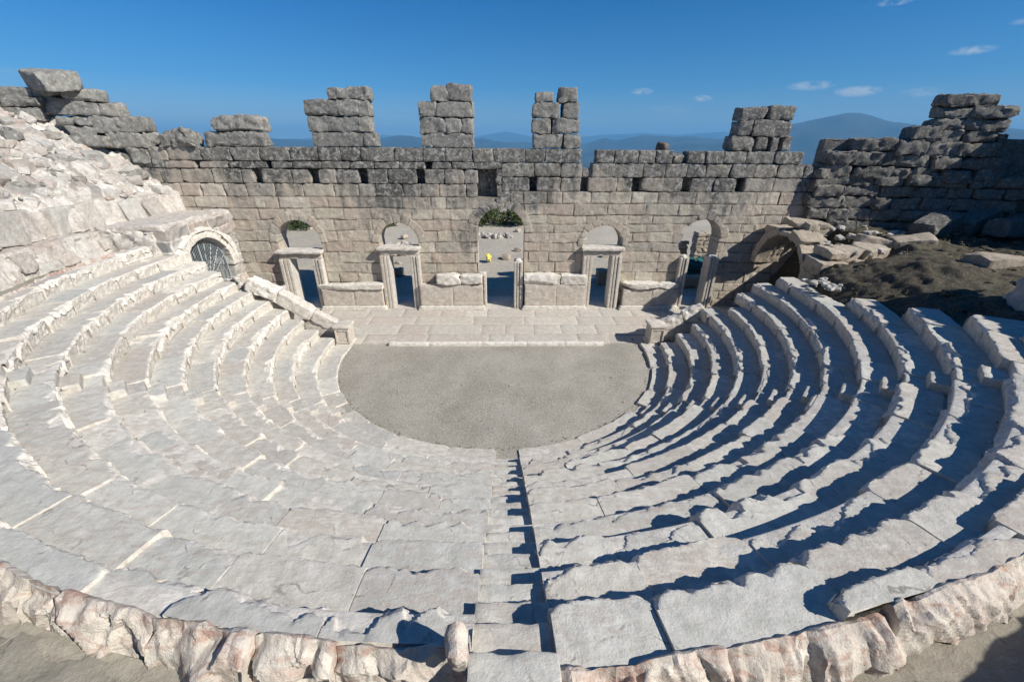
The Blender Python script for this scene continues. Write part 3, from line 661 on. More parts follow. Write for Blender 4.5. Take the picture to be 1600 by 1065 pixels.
# podiums
def podium(x0, x1, zt, copes, seed):
    p = empty('podium', ((x0+x1)/2, -.25, 0)); p.parent = stage
    b = MB(); xm = x0+(x1-x0)*.52
    box(b, x0+.12, xm, 4.80, 5.26, .2, zt, seed, .012, .02, (.3, .8), .12, .08); box(b, xm+.004, x1-.12, 4.802, 5.26, .2, zt, seed+1, .012, .02, (.55, .9), .15, .08); b.build('panel', M_MARB, p, 35)
    m = MB(); box(m, x0-.02, x1+.02, 4.66, 5.25, 0, .13, seed+2, .006, .015, (.8, .2), .4); box(m, x0+.04, x1-.04, 4.71, 5.25, .13, .22, seed+3, .004, .03, (.9, .2), .8); m.build('base_moulding', M_MARB, p, 35)
    if copes:
        t = MB()
        for i, (a, b_, h) in enumerate(copes): box(t, a, b_, 4.70, 5.27, zt, zt+h, seed+4+i, .015, .03, None, .7, .06, .05, .02, 9)
        t.build('coping', M_MARB, p, 40)
podium(-9.35, -5.93, 1.15, [(-9.3, -6.0, .3)], 800)
podium(-4.2, -.66, 1.36, [(-3.15, -1.92, .55), (-1.9, -.82, .55)], 820)
podium(1.32, 4.76, 1.42, [(1.38, 3.3, .52), (3.33, 4.66, .50)], 840)
podium(6.55, 9.74, 1.15, [(6.6, 8.6, .32), (8.62, 9.6, .3)], 860)

# loose stones on top of the wall
for b, lab, mt, sd in (([322, 279, 558, 346], 'long flat grey block lying on the wall top, under a second block', M_GREYB, 1), ([346, 211, 545, 279], 'rounded grey block resting on a longer block, left part of the wall top', M_GREYB, 2)):
    mb = MB(); px_block(mb, Z2, b, YW-.02, .9, 80+sd, .05, .1, None, 0, 0, .12); o = mb.build('loose_block', mt, None, 35); tag(o, lab, 'stone block')
mb = MB(); px_block(mb, Z2, [113, 277, 250, 347], YW-.2, .9, 91, .07, .12, None, .1, .1, .3, .05); block(mb, (.9, .7, .35), place(on_y(*Z2(235, 328), YW+.3), .2, .1), 92, .05, .1)
tag(mb.build('boulder', M_GREYB, None, 35), 'angular grey boulder sitting on the wall top at its left end', 'boulder')

# ------------------------------------------------------------------ wing walls (slightly turned towards the seats)
TL, TRt = R_(13), R_(12)
XL0, XR0 = -15.6, 15.45
def lwing(p):   # s runs to the left
    s, d, z = p[:,0], p[:,1], p[:,2]; return np.stack([XL0-s*math.cos(TL)+d*math.sin(TL)*-1, 5.35-s*math.sin(TL)+d*math.cos(TL), z], 1)
def rwing(p):
    s, d, z = p[:,0], p[:,1], p[:,2]; return np.stack([XR0+s*math.cos(TRt)+d*math.sin(TRt), 5.1-s*math.sin(TRt)+d*math.cos(TRt), z], 1)
def wing_s(px, py, side):     # where the pixel's ray meets the wing wall: (s, z)
    d = ray(px, py)
    if side == 'R': o = np.array([XR0, 5.1]); u = np.array([math.cos(TRt), -math.sin(TRt)])
    else: o = np.array([XL0, 5.35]); u = np.array([-math.cos(TL), -math.sin(TL)])
    A = np.array([[d[0], -u[0]], [d[1], -u[1]]]); t, s = np.linalg.solve(A, o-CLOC[:2]); return s, CLOC[2]+t*d[2]
def wing_block(mb, side, x0, y0, x1, y1, seed, T=.8, d0=0., rough=.045, tint=None, warp=.09, rnd_=.05):
    s0, za = wing_s(x0, (y0+y1)/2, side); s1, zb = wing_s(x1, (y0+y1)/2, side); z1 = wing_s((x0+x1)/2, y0, side)[1]; z0 = wing_s((x0+x1)/2, y1, side)[1]
    if s0 > s1: s0, s1 = s1, s0
    fn = rwing if side == 'R' else lwing; c = np.array([(s0+s1)/2, T/2+d0, (z0+z1)/2])
    block(mb, (s1-s0-.01, T, z1-z0-.01), lambda p: fn(p+c), seed, rough, rnd_, .09, tint, 0., 3, warp, chop=6, depth=(.8, .98))
lw = empty('wing_wall', (-19, 4.6, 0), 'stepped run of dark grey blocks at the upper left, rising above the rubble slope', 'ruined wall')
mb = MB()
Z8 = lambda b: (b[0]/4.4367, 90+b[1]/4.4367, b[2]/4.4367, 90+b[3]/4.4367)
for i, b in enumerate([[890, 628, 1038, 732], [1034, 618, 1242, 732], [1240, 618, 1334, 722], [740, 515, 1050, 625], [995, 522, 1082, 617], [625, 407, 853, 517], [812, 407, 1022, 522], [468, 308, 690, 412], [678, 310, 822, 410],
    [420, 216, 672, 312], [188, 204, 410, 277], [-30, 204, 226, 282], [300, 276, 520, 400], [40, 276, 330, 345], [500, 480, 665, 545], [420, 415, 540, 480], [540, 410, 640, 480], [-40, 280, 40, 400],
    [520, 540, 780, 625], [60, 345, 320, 440], [190, 460, 318, 530], [-200, 180, -20, 260], [-400, 190, -200, 290]]):
    wing_block(mb, 'L', *Z8(b), 1300+i, .9, -.05 if i < 13 else -.35)
for zc in np.arange(4.6, 7.3, .6):
    course(mb, -1.0, 1.6, zc, zc+.6, int(zc*100), [], fnm=lwing, Y=.1, T=.7)
block(mb, (9.5, .6, 2.4), lambda p: lwing(p+np.array([6.5, .75, 7.4])), 5, .05, .05, .5)
mb.build('masonry', M_GREYB, lw, 35)
mb = MB(); s0, z0 = wing_s(67, 125, 'L'); P0 = lwing(np.array([[s0, .1, z0]]))[0]
block(mb, (1.95, 1.35, .66), place(P0+np.array([.25, 0, .02]), R_(-24), R_(7), R_(5)), 1401, .035, .05, .08, (.3, .4), 0, 3, .1, 0., 9, None, (.8, .98))
tag(mb.build('tilted_block', M_GREYB, None, 35), 'big tilted grey block perched highest on the upper left wall', 'stone block')

rw = empty('wing_wall', (19, 4, 0), 'dark stepped block wall at the upper right, half in shadow, turning towards the seats', 'ruined wall')
mb = MB(); sd = 1500
Z5 = lambda b: (1350+b[0]/3.804, 120+b[1]/3.804, 1350+b[2]/3.804, 120+b[3]/3.804)
Z9 = lambda b: (1200+b[0]/2.6625, 120+b[1]/2.6625, 1200+b[2]/2.6625, 120+b[3]/2.6625)
TOPR = [[236, 307, 373, 362], [222, 361, 350, 417], [372, 256, 540, 313], [360, 312, 462, 372], [460, 311, 542, 372], [355, 371, 520, 425], [540, 260, 662, 325], [522, 325, 678, 378], [520, 378, 590, 428],
        [595, 206, 722, 270], [720, 220, 812, 276], [660, 268, 790, 335], [790, 275, 960, 335], [700, 170, 830, 220], [825, 171, 890, 222], [890, 178, 1000, 232], [812, 228, 960, 276], [735, 122, 850, 172], [850, 118, 1042, 176], [745, 72, 850, 126], [845, 70, 967, 124],
        [680, 330, 800, 385], [800, 335, 980, 385], [590, 378, 720, 432], [720, 385, 860, 440], [860, 385, 990, 440], [960, 232, 1000, 335]]
for i, b in enumerate(TOPR): wing_block(mb, 'R', *Z9(b), 1500+i, 1.0, (-.12 if i % 3 == 0 else 0), .05)
lvl = [4.2, 4.75, 5.3, 5.85, 6.35, 6.85]
for j in range(len(lvl)-1):
    r2 = RNG(90+j); s = -.1
    while s < 9.2:
        L = r2.u(.8, 1.7); d0 = r2.n(.10)+(-.15 if s < 1.2 else 0)
        c = np.array([s+L/2, .5+d0, (lvl[j]+lvl[j+1])/2]); block(mb, (L-.02, 1.0, lvl[j+1]-lvl[j]-.015), lambda p, c=c: rwing(p+c), 1600+10*j+int(s*7), .05, .05, .1, None, 0., 3, .08); s += L
# step at the junction
for j, (z0, z1) in enumerate(((5.4, 6.0), (6.0, 6.62), (6.62, 7.1))): block(mb, (.9-.2*j, .7, z1-z0-.02), place((15.55, 5.25, (z0+z1)/2), .1*j), 1680+j, .04, .08, .1)
block(mb, (9.3, .6, 4.3), lambda p: rwing(p+np.array([4.8, 1.15, 6.2])), 6, .05, .05, .5)
mb.build('masonry', M_DARKR, rw, 35)
# return wall running towards the seats
c0 = rwing(np.array([[8.9, 0, 0]]))[0]
def ret(p): a = R_(-84); ux, uy = math.cos(a), math.sin(a); s, d, z = p[:,0], p[:,1], p[:,2]; return np.stack([c0[0]+s*ux-d*uy*-1*-1, c0[1]+s*uy+d*ux, z], 1)
mb = MB(); levels = list(np.arange(3.9, 9.5, .48))
wall_grid(mb, -1.0, 9.0, levels, 1.0, ret, lambda s, z: z < 9.6-.0*s, 47, (), .08, .5, 1.3, .05, .03)
for j, (s, L, z) in enumerate([(-.5, 1.2, 9.25), (.8, 1.3, 9.25), (2.2, 1.4, 9.25), (1.2, 1.6, 9.85), (1.5, 1.3, 10.4), (3.6, 1.4, 9.25), (5.1, 1.5, 9.25), (6.6, 1.4, 9.25)]):
    block(mb, (L, .9, .56), lambda p, s=s, z=z: ret(p+np.array([s, .5, z])), 1700+j, .05, .09, .1, None, 0, 3, .12)
mb.build('return_masonry', M_DARKR, rw, 35)

# ------------------------------------------------------------------ upper bank: podium wall, ledge, orthostats and mortared rubble slope
def bank(name, az0, az1, rmax, parent, seed, dazm=.05, cap=99., edge=None):
    rs = np.concatenate([[15.12], np.linspace(15.2, 15.42, 8), np.linspace(15.45, 15.95, 9), np.linspace(15.98, 16.12, 10), np.linspace(16.2, rmax, int((rmax-16.2)/.065))])
    def prof(r):
        z = np.interp(r, [15.1, 15.2, 15.42, 15.45, 15.5, 15.95, 16.0, 16.12, 16.3], [3.85, 3.95, 4.72, 4.80, 4.90, 4.95, 5.0, 5.80, 5.88])
        return z+np.clip(r-16.3, 0, 99)*.80
    al = np.linspace(R_(az0), R_(az1), int((R_(az1)-R_(az0))*17/dazm)); A, RR = np.meshgrid(al, rs, indexing='ij')
    Z = prof(RR); Z = 4.0+(Z-4.0)*np.interp(np.degrees(A), [261, 280, 289, 326], [1., .62, .8, 1.]); Z = np.minimum(Z, cap+.15*(Z-cap)*(Z > cap))
    P = np.stack([RR*np.cos(A), RR*np.sin(A), Z], -1).reshape(-1, 3); r = RR.reshape(-1); a = A.reshape(-1)
    sl = sst(16.2, 16.5, r)
    q = P*np.array([1, 1, 1.3]); q = q+.12*np.stack([fbm(q, 1.2, 2, 5), fbm(q, 1.2, 2, 6), fbm(q, 1.2, 2, 7)], 1)
    f1, e, idv, dl = worley(q, 1.15, seed); f1b, eb, idb, dlb = worley(q, 3.0, seed+1)
    big = sst(.05, .13, e)*(idv > .3)
    sm = sst(.06, .25, eb)
    hgt = sl*(.26*big*(idv-.1)+.12*big*facets(q, 1.6, 21)+.11*(1-big)*sm*idb+.05*facets(q, 5., 22)+.05*fbm(q, 1.0, 3, 3)+.25*fbm(q, .45, 2, 9)+.025*fbm(q, 7, 3, 12))
    # orthostats / wall blocks below
    oa = a*15.9/.85+.35*np.sin(a*15.9*.9)+.3*np.sin(a*41.); ob = np.floor(oa); fu = oa-ob
    jn = 1-sst(0, .05, np.minimum(fu, 1-fu))
    fd = np.floor(a*15.3/1.25); fd2 = a*15.3/1.25-fd; jd = 1-sst(0, .035, np.minimum(fd2, 1-fd2))
    P2 = np.stack([a*16, r, P[:,2]], 1)
    low = 1-sl
    isw = low*(r > 15.97)*1.; isd = low*(r < 15.43)
    dr = isw*(-.22*rnd(ob, ob*0, 8)+.10*jn+.10*facets(P2, 1.7, 6)+.05*facets(P2, 6., 8)+.02*fbm(P2, 6, 3, 2)) + isd*(.07*jd+.06*fbm(P2, 3, 3, 2)+.10*facets(P2, 2.4, 7)+.05*facets(P2, 7., 9))
    dr += low*(np.abs(r-15.45) < .05)*(.05*fbm(P2, 3, 3, 14))
    rad = np.stack([np.cos(a), np.sin(a), 0*a], 1)
    P += rad*dr[:,None]; P[:,2] += hgt+low*(.05*fbm(P2, 1.5, 3, 15)+.04*facets(P2, 4., 16)+.28*(rnd(ob, ob*0, 9)-.5)*(r > 16.05))
    P -= rad*(hgt*.5)[:,None]
    ch = sl*np.clip((1-big)*(.75-.6*sm*(idb > .5))+.15, 0, 1)+low*(.25+.4*(isd > 0)*np.clip(fbm(P2, 1.3, 2, 8)+.6, 0, 1)+.5*jn*(isw > 0)+.35*(isw > 0)*(fbm(P2, 1.0, 2, 18) > .1))
    t0 = np.where(sl > .5, np.where(big > .3, idv*3 % 1, idb), rnd(np.where(r > 15.7, ob, fd), ob*0, 10)); t1 = np.where(sl > .5, idb, rnd(ob, ob*0, 11))
    c = np.stack([t0, t1, np.clip(ch, 0, 1)], 1)
    mb = MB(); F = grid_faces(len(al), len(rs))
    if edge is not None:
        cen = P[F].mean(1); F = F[edge(cen)]
    mb.add(P, F, c); return mb
e = empty('rubble_bank', (-17, -2, 4), 'sloping bank of pale mortared rubble and slabs rising at the left above the seats', 'rubble bank')
def keepL(c):   # stop at the vault end and behind the wing wall
    s = -(c[:,0]-XL0); yl = 5.35-s*math.tan(TL); return (c[:,1] < yl+.25) & (c[:,1] < 5.3)
mb = bank('l', 158.5, 262, 24.5, e, 3, .05, 9.6, keepL); rb = RNG(8)
a = 160.5
while a < 215:                    # row of upright slabs above the ledge, of uneven height, and facing blocks below it
    L = rb.u(.55, 1.25); am = R_(a)+L/32; H = rb.u(.7, 1.15)
    if (16*math.sin(am)) < 5.0 and rb.u() < .68: block(mb, (L-rb.u(.03, .2), .35, H), place((16.02*math.cos(am), 16.02*math.sin(am), 4.93+H/2), am-math.pi/2+rb.n(.12), rb.u(-.3, .02), rb.n(.07)), rb.i(0, 99999), .02, .03, .07, (rb.u(), rb.u()), rb.u(0, .45), 3, .05, 0., 6, None, (.84, .99))
    a += math.degrees(L/16)
a = 166.
while a < 220:
    L = rb.u(.5, 1.3); am = R_(a)+L/30; H = rb.u(.3, .62)
    if rb.u() < .62: block(mb, (L-.03, .3, H), place((15.34*math.cos(am), 15.34*math.sin(am), 4.02+H/2+rb.u(0, .28)), am-math.pi/2+rb.n(.04), rb.u(-.2, 0)), rb.i(0, 99999), .025, .03, .07, (rb.u(), rb.u()), rb.u(.1, .6), 3, .05, 0., 7, None, (.8, .98))
    a += math.degrees(L/15.4)
for i in range(620):
    a = R_(rb.u(160.5, 208)); r = 16.25+6.5*rb.u()**1.2; P0 = (r*math.cos(a), r*math.sin(a), min(5.88+(r-16.3)*.80, 9.6)+rb.u(-.02, .12))
    if P0[1] > 5.05-max(0, -P0[0]-15.6)*.235: continue
    q = .12+.42*rb.u()**2.2; block(mb, (q*rb.u(1, 1.9), q, q*rb.u(.6, .9)), place(P0, rb.u(0, 3.1), rb.u(.1, .6)), rb.i(0, 99999), .012, q*.1, .09, (rb.u(), rb.u()), rb.u(0, .8), 3, 0, 0., 8, None, (.7, .97))
mb.build('rubble_slope', M_RUB, e, 35)
e = empty('rubble_bank', (15, -9, 4), 'rounded pinkish rubble bank at the right edge, beyond the earth mound', 'rubble bank')
bank('r', 262, 340.5, 21, e, 4, .12, 8.2).build('rubble_slope', M_RUB, e, 42)
# grey stones set in the left slope
rb = RNG(31); bk = bpy.data.objects['rubble_bank']
for i in range(120):
    a = R_(rb.u(161, 200)); r = rb.u(16.8, 22.5)**1.0; z = min(5.88+(r-16.3)*.80, 9.6)
    P0 = (r*math.cos(a), r*math.sin(a), z+.0)
    if P0[1] > 4.9-(-P0[0]-15.6)*.25 or rb.u() > .25+.09*(r-16.8)*2: continue
    mb = MB(); block(mb, (rb.u(.4, 1.25), rb.u(.4, .7), rb.u(.25, .45)), place(P0, a+math.pi/2+rb.n(.3), rb.u(-.3, .2)), 1900+i, .03, .04, .07, (rb.u(), rb.u()), .0, 3, .1, .0, 8)
    mb.build('embedded_stone', M_GREYB if rb.u() < .65 else M_RUB, bk, 35)

# ------------------------------------------------------------------ left gateway vault with grille
XG = -13.05
def gatef(p): return np.stack([XG-p[:,1], p[:,0], p[:,2]], 1)
gw = empty('arched_gateway', (XG, 2.7, 0), 'low round pale arch around a metal grille, left of the stage wall', 'arch')
GC, GR, GZ = 2.70, 1.60, 2.62
mb = MB(); wall_grid(mb, .75, 5.2, [0, .5, 1., 1.5, 2., 2.5, 3., 3.5, 4., 4.5, 4.95], .9, gatef, lambda s, z: ~(((np.abs(s-GC) < GR) & (z < GZ)) | ((s-GC)**2+(z-GZ)**2 < (GR+.05)**2)), 71, [GC-GR, GC+GR], .06, .6, 1.3, .04, .06)
block(mb, (2.5, 4.5, .24), place((XG-1.25, 2.95, 4.98)), 3, .05, .07, .10, None, .6, 2.5, .1, .03); block(mb, (2.3, 1.2, 2.6), place((XG-1.5, 1.15, 3.6)), 33, .08, .1, .12, None, .5, 2.5, .1, .05)
mb.build('spandrel', M_RUB, gw, 40)
mb = MB(); ring(mb, GC, GZ, GR, .34, gatef, 1.0, 72, 11, -.0, math.pi, .10, None, .7, .02); ring(mb, GC, GZ, GR+.30, .16, gatef, .3, 73, 13, .1, math.pi-.1, .14, None, .8, .02); mb.build('arch_ring', M_MARB, gw, 40)
# vault interior
al = np.linspace(0, math.pi, 24); q = np.array([[[XG-d, GC-(GR+.03)*math.cos(a), GZ+(GR+.03)*math.sin(a)] for a in al] for d in np.linspace(.6, 5.0, 12)])
mb = MB(); mb.add(q.reshape(-1, 3), grid_faces(12, 24)[:,::-1], np.array([.3, .5, 0])); 
for yy in (GC-GR-.03, GC+GR+.03):
    q = np.array([[[XG-d, yy, z] for z in (0, 1.4, 2.75)] for d in (.6, 2.5, 5.0)]); mb.add(q.reshape(-1, 3), grid_faces(3, 3), np.array([.3, .5, 0]))
mb.build('vault', M_CREAM, gw)
def bar(mb, a, b, r=.013, n=6):
    a = np.array(a, float); b = np.array(b, float); d = b-a; d /= np.linalg.norm(d); u = np.cross(d, [0.31, .2, .93]); u /= np.linalg.norm(u); v = np.cross(d, u)
    t = np.linspace(0, 2*math.pi, n+1); c = np.stack([np.outer(np.cos(t), u)+np.outer(np.sin(t), v)]).reshape(-1, 3)*r
    mb.add(np.concatenate([a+c, b+c]), grid_faces(2, n+1))
gt = empty('metal_grille', (XG-.25, GC, 1.2), 'light grey metal grille of upright and radiating bars filling the left arch', 'grille')
xg = XG-.25; rr = GR-.03
mb = MB()
for i in range(25): a, b = math.pi*i/25, math.pi*(i+1)/25; bar(mb, (xg, GC+rr*math.cos(a), GZ+rr*math.sin(a)), (xg, GC+rr*math.cos(b), GZ+rr*math.sin(b)), .028)
for s in (-1, 1): bar(mb, (xg, GC+s*rr, 1.2), (xg, GC+s*rr, GZ), .028)
bar(mb, (xg, GC-rr, 2.0), (xg, GC+rr, 2.0), .025); bar(mb, (xg, GC, 2.0), (xg, GC, GZ+rr), .03); mb.build('grille_frame', M_IRON, gt)
mb = MB()
for y in np.arange(-rr+.09, rr, .095): bar(mb, (xg, GC+y, 1.2), (xg, GC+y, GZ+math.sqrt(max(0, rr*rr-y*y))), .010)
mb.build('upright_bars', M_IRON, gt)
mb = MB()
for i in range(1, 10): a = math.pi*i/10; bar(mb, (xg-.03, GC, 2.0), (xg-.03, GC+rr*math.cos(a), GZ+rr*math.sin(a)), .018)
mb.build('radiating_bars', M_IRON, gt)

# ------------------------------------------------------------------ right vault ruin
XV = 13.0
def vf(p): return np.stack([XV+p[:,1], p[:,0], p[:,2]], 1)
vr = empty('vaulted_arch', (XV, 2.8, 0), 'ruined half-buried round arch of cream stone at the right end of the stage wall', 'arch')
VC, VR_, VZ = 2.72, 1.68, 2.70
mb = MB(); ring(mb, VC, VZ, VR_, .40, vf, .8, 92, 7, .0, math.pi*.98, 0, None, .1, .03, .08); mb.build('arch_ring', M_CREAM, vr, 40)
mb = MB(); ring(mb, VC, VZ, VR_+.06, .40, lambda p: vf(p+np.array([0, .78, 0])), 0.5, 94, 7, .0, math.pi*.97, 0, None, .1, .05, .08); mb.build('vault_shell', M_CREAM, vr, 40)
for i, (y, z, s, rz) in enumerate([(.42, 3.62, (1.25, .95, .55), .12), (.40, 3.02, (1.15, .85, .60), -.05), (.55, 2.40, (1.1, .9, .6), 0.), (.75, 1.8, (1.1, .7, .6), 0.), (.7, 1.2, (1.0, .8, .6), .1), (.7, .6, (1.0, .8, .6), 0)]):
    mb = MB(); block(mb, s, place((XV+.5, y, z), rz, .15 if i == 0 else 0, .05), 960+i, .02, .03, .07, None, .1, 3, .04, 0., 5, None, (.86, .99)); mb.build('pier_block', M_CREAM, vr, 30)
for i, (x, y, z, q) in enumerate([(14.3, 4.75, 4.2, (1.5, .8, .55)), (15.6, 4.6, 4.3, (1.4, .9, .5)), (14.4, .75, 4.05, (1.2, .8, .5)), (15.5, 1.0, 4.1, (1.2, 1., .5)), (15.3, .6, 3.5, (1.6, .7, .7)), (14.6, .5, 2.9, (1.4, .7, .7))]):
    mb = MB(); block(mb, q, place((x, y, z), .1*i, .05*i, 0), 980+i, .02, .03, .07, None, .2, 3, .05, 0., 8, None, (.8, .98)); mb.build('fallen_voussoir', M_CREAM, vr, 30)
# loose slabs and blocks on the right
def loose(name, px, py, z, size, rz, rx, ry, seed, mat, lab, cat='stone block', rough=.035, rn=.06, tint=None, chip=.2, warp=.15, fac=.03, up=0.):
    P0 = on_z(px, py, z); mb = MB(); block(mb, size, place(P0+np.array([0, 0, up]), R_(rz), R_(rx), R_(ry)), seed, rough*.6, min(rn, .04), .06, tint, chip, 3, warp*.5, fac*.4, 9, None, (.78, .98))
    return tag(mb.build(name, mat, None, 38), lab, cat)
loose('slab', 1258, 349, 4.85, (1.5, 1.1, .28), -8, 3, 3, 2001, M_CREAM, 'flat cream slab lying on top of the ruined right arch, against the stage wall')
loose('slab', 1300, 345, 4.6, (1.3, .8, .22), 5, 0, 0, 2011, M_CREAM, 'thin pale slab lying beside the stage wall, right of the flat cream slab')
loose('stone_block', 1298, 394, 4.15, (.85, .9, .4), 12, 5, 4, 2002, M_CREAM, 'cream block with a clean top edge, just right of the ruined arch pier')
loose('stone_block', 1335, 398, 3.95, (.9, .7, .4), -12, 0, 5, 2003, M_CREAM, 'low pale block half sunk in the earth, right of the arch pier')
loose('stone_slab', 1375, 380, 4.35, (1.75, .75, .42), -22, -6, 8, 2004, M_CREAM, 'long pale slab lying tilted on the earth below the right wall')
loose('stone_block', 1425, 378, 4.5, (1.4, .7, .5), -14, 12, -8, 2005, M_CREAM, 'pale jagged rock behind the long tilted slab')
loose('fallen_block', 1463, 350, 4.95, (1.9, .95, .7), 22, 8, -14, 2006, M_DARK, 'large dark fallen block leaning on rubble below the right wall, left of its twin', 'stone block', .05, .12)
loose('fallen_block', 1520, 346, 4.95, (2.2, .8, .75), 20, 4, -14, 2007, M_DARK, 'elongated dark fallen block behind and right of the largest fallen block', 'stone block', .05, .12)
loose('stone_block', 1553, 418, 4.3, (1.5, .95, .7), -3, 0, 2, 2008, M_CREAM, 'squared grey block with a flat top, standing on the earth near the right edge', up=.1, rough=.02, warp=.08)
loose('stone_block', 1585, 355, 4.9, (2.0, .9, .7), 10, 0, 0, 2010, M_DARKR, 'dark block at the foot of the shaded wall near the right edge')
g2 = RNG(66)
for i in range(44):
    px, py = g2.u(1290, 1460), g2.u(352, 400); P0 = on_z(px, py, 4.15+ (400-py)*.008); q = g2.u(.1, .32); mb = MB()
    block(mb, (q*1.4, q, q*.7), place(P0, g2.u(0, 6), g2.u(-.3, .3)), 2100+i, .015, q*.12, .06, None, .3, chop=8)
    tag(mb.build('loose_stone', M_RUB, None, 38), 'small pale loose stone among the slabs below the right wall', 'stone', 'small loose stones below the right wall')
for i in range(34):
    P0 = on_z(g2.u(1255, 1330), g2.u(436, 452), 3.5); q = g2.u(.06, .2); mb = MB(); block(mb, (q*1.4, q, q*.7), place(P0, g2.u(0, 6), g2.u(-.3, .3)), 2200+i, .015, q*.12, .06, None, .3, chop=8)
    tag(mb.build('loose_stone', M_RUB, None, 38), 'small white loose stone on the earth edge at the upper end of the right seats', 'stone', 'small loose stones at the upper end of the right seats')
# earth mound
A, B = np.meshgrid(np.linspace(10.2, 26, 220), np.linspace(-13, 5.3, 255), indexing='ij'); P = np.stack([A, B, 0*A], -1).reshape(-1, 3)
r = np.hypot(P[:,0], P[:,1]); z = np.interp(r, [10, 11.9, 12.3, 12.9, 14, 16, 20, 26], [1.5, 2.7, 3.22, 3.62, 3.95, 4.3, 4.6, 4.7])
az = np.degrees(np.arctan2(P[:,1], P[:,0])); z -= sst(-13, -17, az)*.35*sst(14.5, 12, r)
wy = sst(-.35, .25, P[:,1]+.0*P[:,0]); z = z*(1-wy)+wy*np.minimum(z, np.interp(P[:,0], [12.9, 14.2, 15.4, 16.8], [-.5, .9, 2.9, 4.4]))
z += .35*np.exp(-((P[:,0]-15)**2+(P[:,1]+2.3)**2)/1.6)+.22*np.exp(-((P[:,0]-17.2)**2+(P[:,1]-1.2)**2)/1.2)
P[:,2] = z+.14*fbm(P, .9, 3, 4)+.10*facets(P, 1.3, 5)+.05*fbm(P, 3.5, 3, 5); mb = MB(); mb.add(P, grid_faces(220, 255)); g7 = RNG(3)
for i in range(420):
    x, y = g7.u(12.2, 21), g7.u(-7, 2.6); r_ = math.hypot(x, y); zz_ = float(np.interp(r_, [12.3, 12.9, 14, 16, 20], [3.2, 3.6, 3.93, 4.28, 4.58])); q = .05+.22*g7.u()**3
    if y > -.3 and x < 16: continue
    block(mb, (q*1.3, q, q*.7), place((x, y, zz_+g7.u(-.03, .06)), g7.u(0, 6)), i, .02, q*.2, .06, None, 0, 3, 0, 0, 6)
tag(mb.build('earth_mound', M_EARTH), kind='structure')

# pebbles on the orchestra floor, dry weeds
g6 = RNG(15); mb = MB()
for i in range(130):
    a = g6.u(math.pi, 2*math.pi) if i % 3 else g6.u(0, 2*math.pi); r = 6.3*g6.u()**(.35 if i % 2 else .5); x, y = r*math.cos(a), r*math.sin(a)
    if y > .5: continue
    q = g6.u(.012, .038); block(mb, (q*1.4, q, q*.8), place((x, y, q*.2), g6.u(0, 6)), i, .003, q*.2, .08, (g6.u(), g6.u()), g6.u(0, .6), 3, 0, 0, 3)
tag(mb.build('pebbles', M_RUB, None, 35), 'small pebbles scattered over the gravel floor', 'pebbles', None, 'stuff')
m_, t_ = newmat('dry_weed'); at_ = t_.n('ShaderNodeAttribute', attribute_name='vc'); sp_ = t_.n('ShaderNodeSeparateColor'); t_.l(at_.outputs['Color'], sp_.inputs[0])
t_.finish(t_.ramp(sp_.outputs[0], [(0., (.10, .11, .04)), (.5, (.22, .18, .08)), (1., (.32, .27, .15))]), .8)
mb = MB()
def tuft(x, y, z, h, n):
    for _ in range(n):
        a = g6.u(0, 6.28); l = g6.u(.4, 1)*h; w = .006+.004*g6.u(); dx, dy = math.cos(a)*l*g6.u(.2, .7), math.sin(a)*l*g6.u(.2, .7); px_, py_ = -math.sin(a)*w, math.cos(a)*w
        mb.add([(x-px_, y-py_, z), (x+px_, y+py_, z), (x+dx+px_*.2, y+dy+py_*.2, z+l), (x+dx-px_*.2, y+dy-py_*.2, z+l)], [[0, 1, 2, 3]], np.array([g6.u(), 0, 0]), False)
for i in range(420):
    x, y = g6.u(12.6, 20), g6.u(-6, 2.5); r = math.hypot(x, y); tuft(x, y, float(np.interp(r, [12.3, 12.9, 14, 16, 20], [3.15, 3.55, 3.9, 4.25, 4.55])), g6.u(.08, .22), 7)
for i in range(170):
    a = R_(g6.u(165, 375)); r = 6.36+g6.u(-.12, .03); tuft(r*math.cos(a), r*math.sin(a), -.02, g6.u(.03, .09), 6)
for i in range(120):
    a = R_(g6.u(200, 325)); kk = g6.i(0, 12); r = RK(kk)-.03; tuft(r*math.cos(a), r*math.sin(a), ZK(kk)-RI, g6.u(.03, .09), 6)
tag(mb.build('dry_weeds', m_), 'dry weeds growing in joints and on the earth', 'weeds', None, 'stuff')

# ------------------------------------------------------------------ pedestals and sloping parapets at the row ends
for sx, lab, plab in ((-1, 'small square white stone pedestal at the left corner of the orchestra', 'pale sloping coping wall climbing beside the left seat ends, behind the left pedestal'), (1, 'small square stone pedestal with panelled front at the right corner of the orchestra', 'short broken sloping coping behind the right pedestal')):
    cx = -6.68 if sx < 0 else 7.08; e = empty('pedestal', (cx, .75, 0), lab, 'pedestal', 'pedestals at the orchestra corners')
    mb = MB(); 
    for a, b, c, d in ((-.3, .3, -.33, .33),): box(mb, cx+a, cx+b, .75+c, .75+d, .12, .86, 50+sx, .006, .02, (.3, .8), .2)
    box(mb, cx-.24, cx+.24, .38, .44, .16, .22, 5); box(mb, cx-.24, cx+.24, .38, .44, .74, .80, 6); box(mb, cx-.30, cx-.22, .38, .44, .14, .82, 7); box(mb, cx+.22, cx+.30, .38, .44, .14, .82, 8)
    mb.build('shaft', M_MARB, e, 35)
    mb = MB(); box(mb, cx-.37, cx+.37, .36, 1.14, .86, .99, 9+sx, .01, .02, None, .4); mb.build('cap', M_MARB, e, 35)
    mb = MB(); box(mb, cx-.35, cx+.35, .38, 1.12, .0, .13, 19+sx, .01, .02, None, .4); mb.build('base', M_MARB, e, 35)
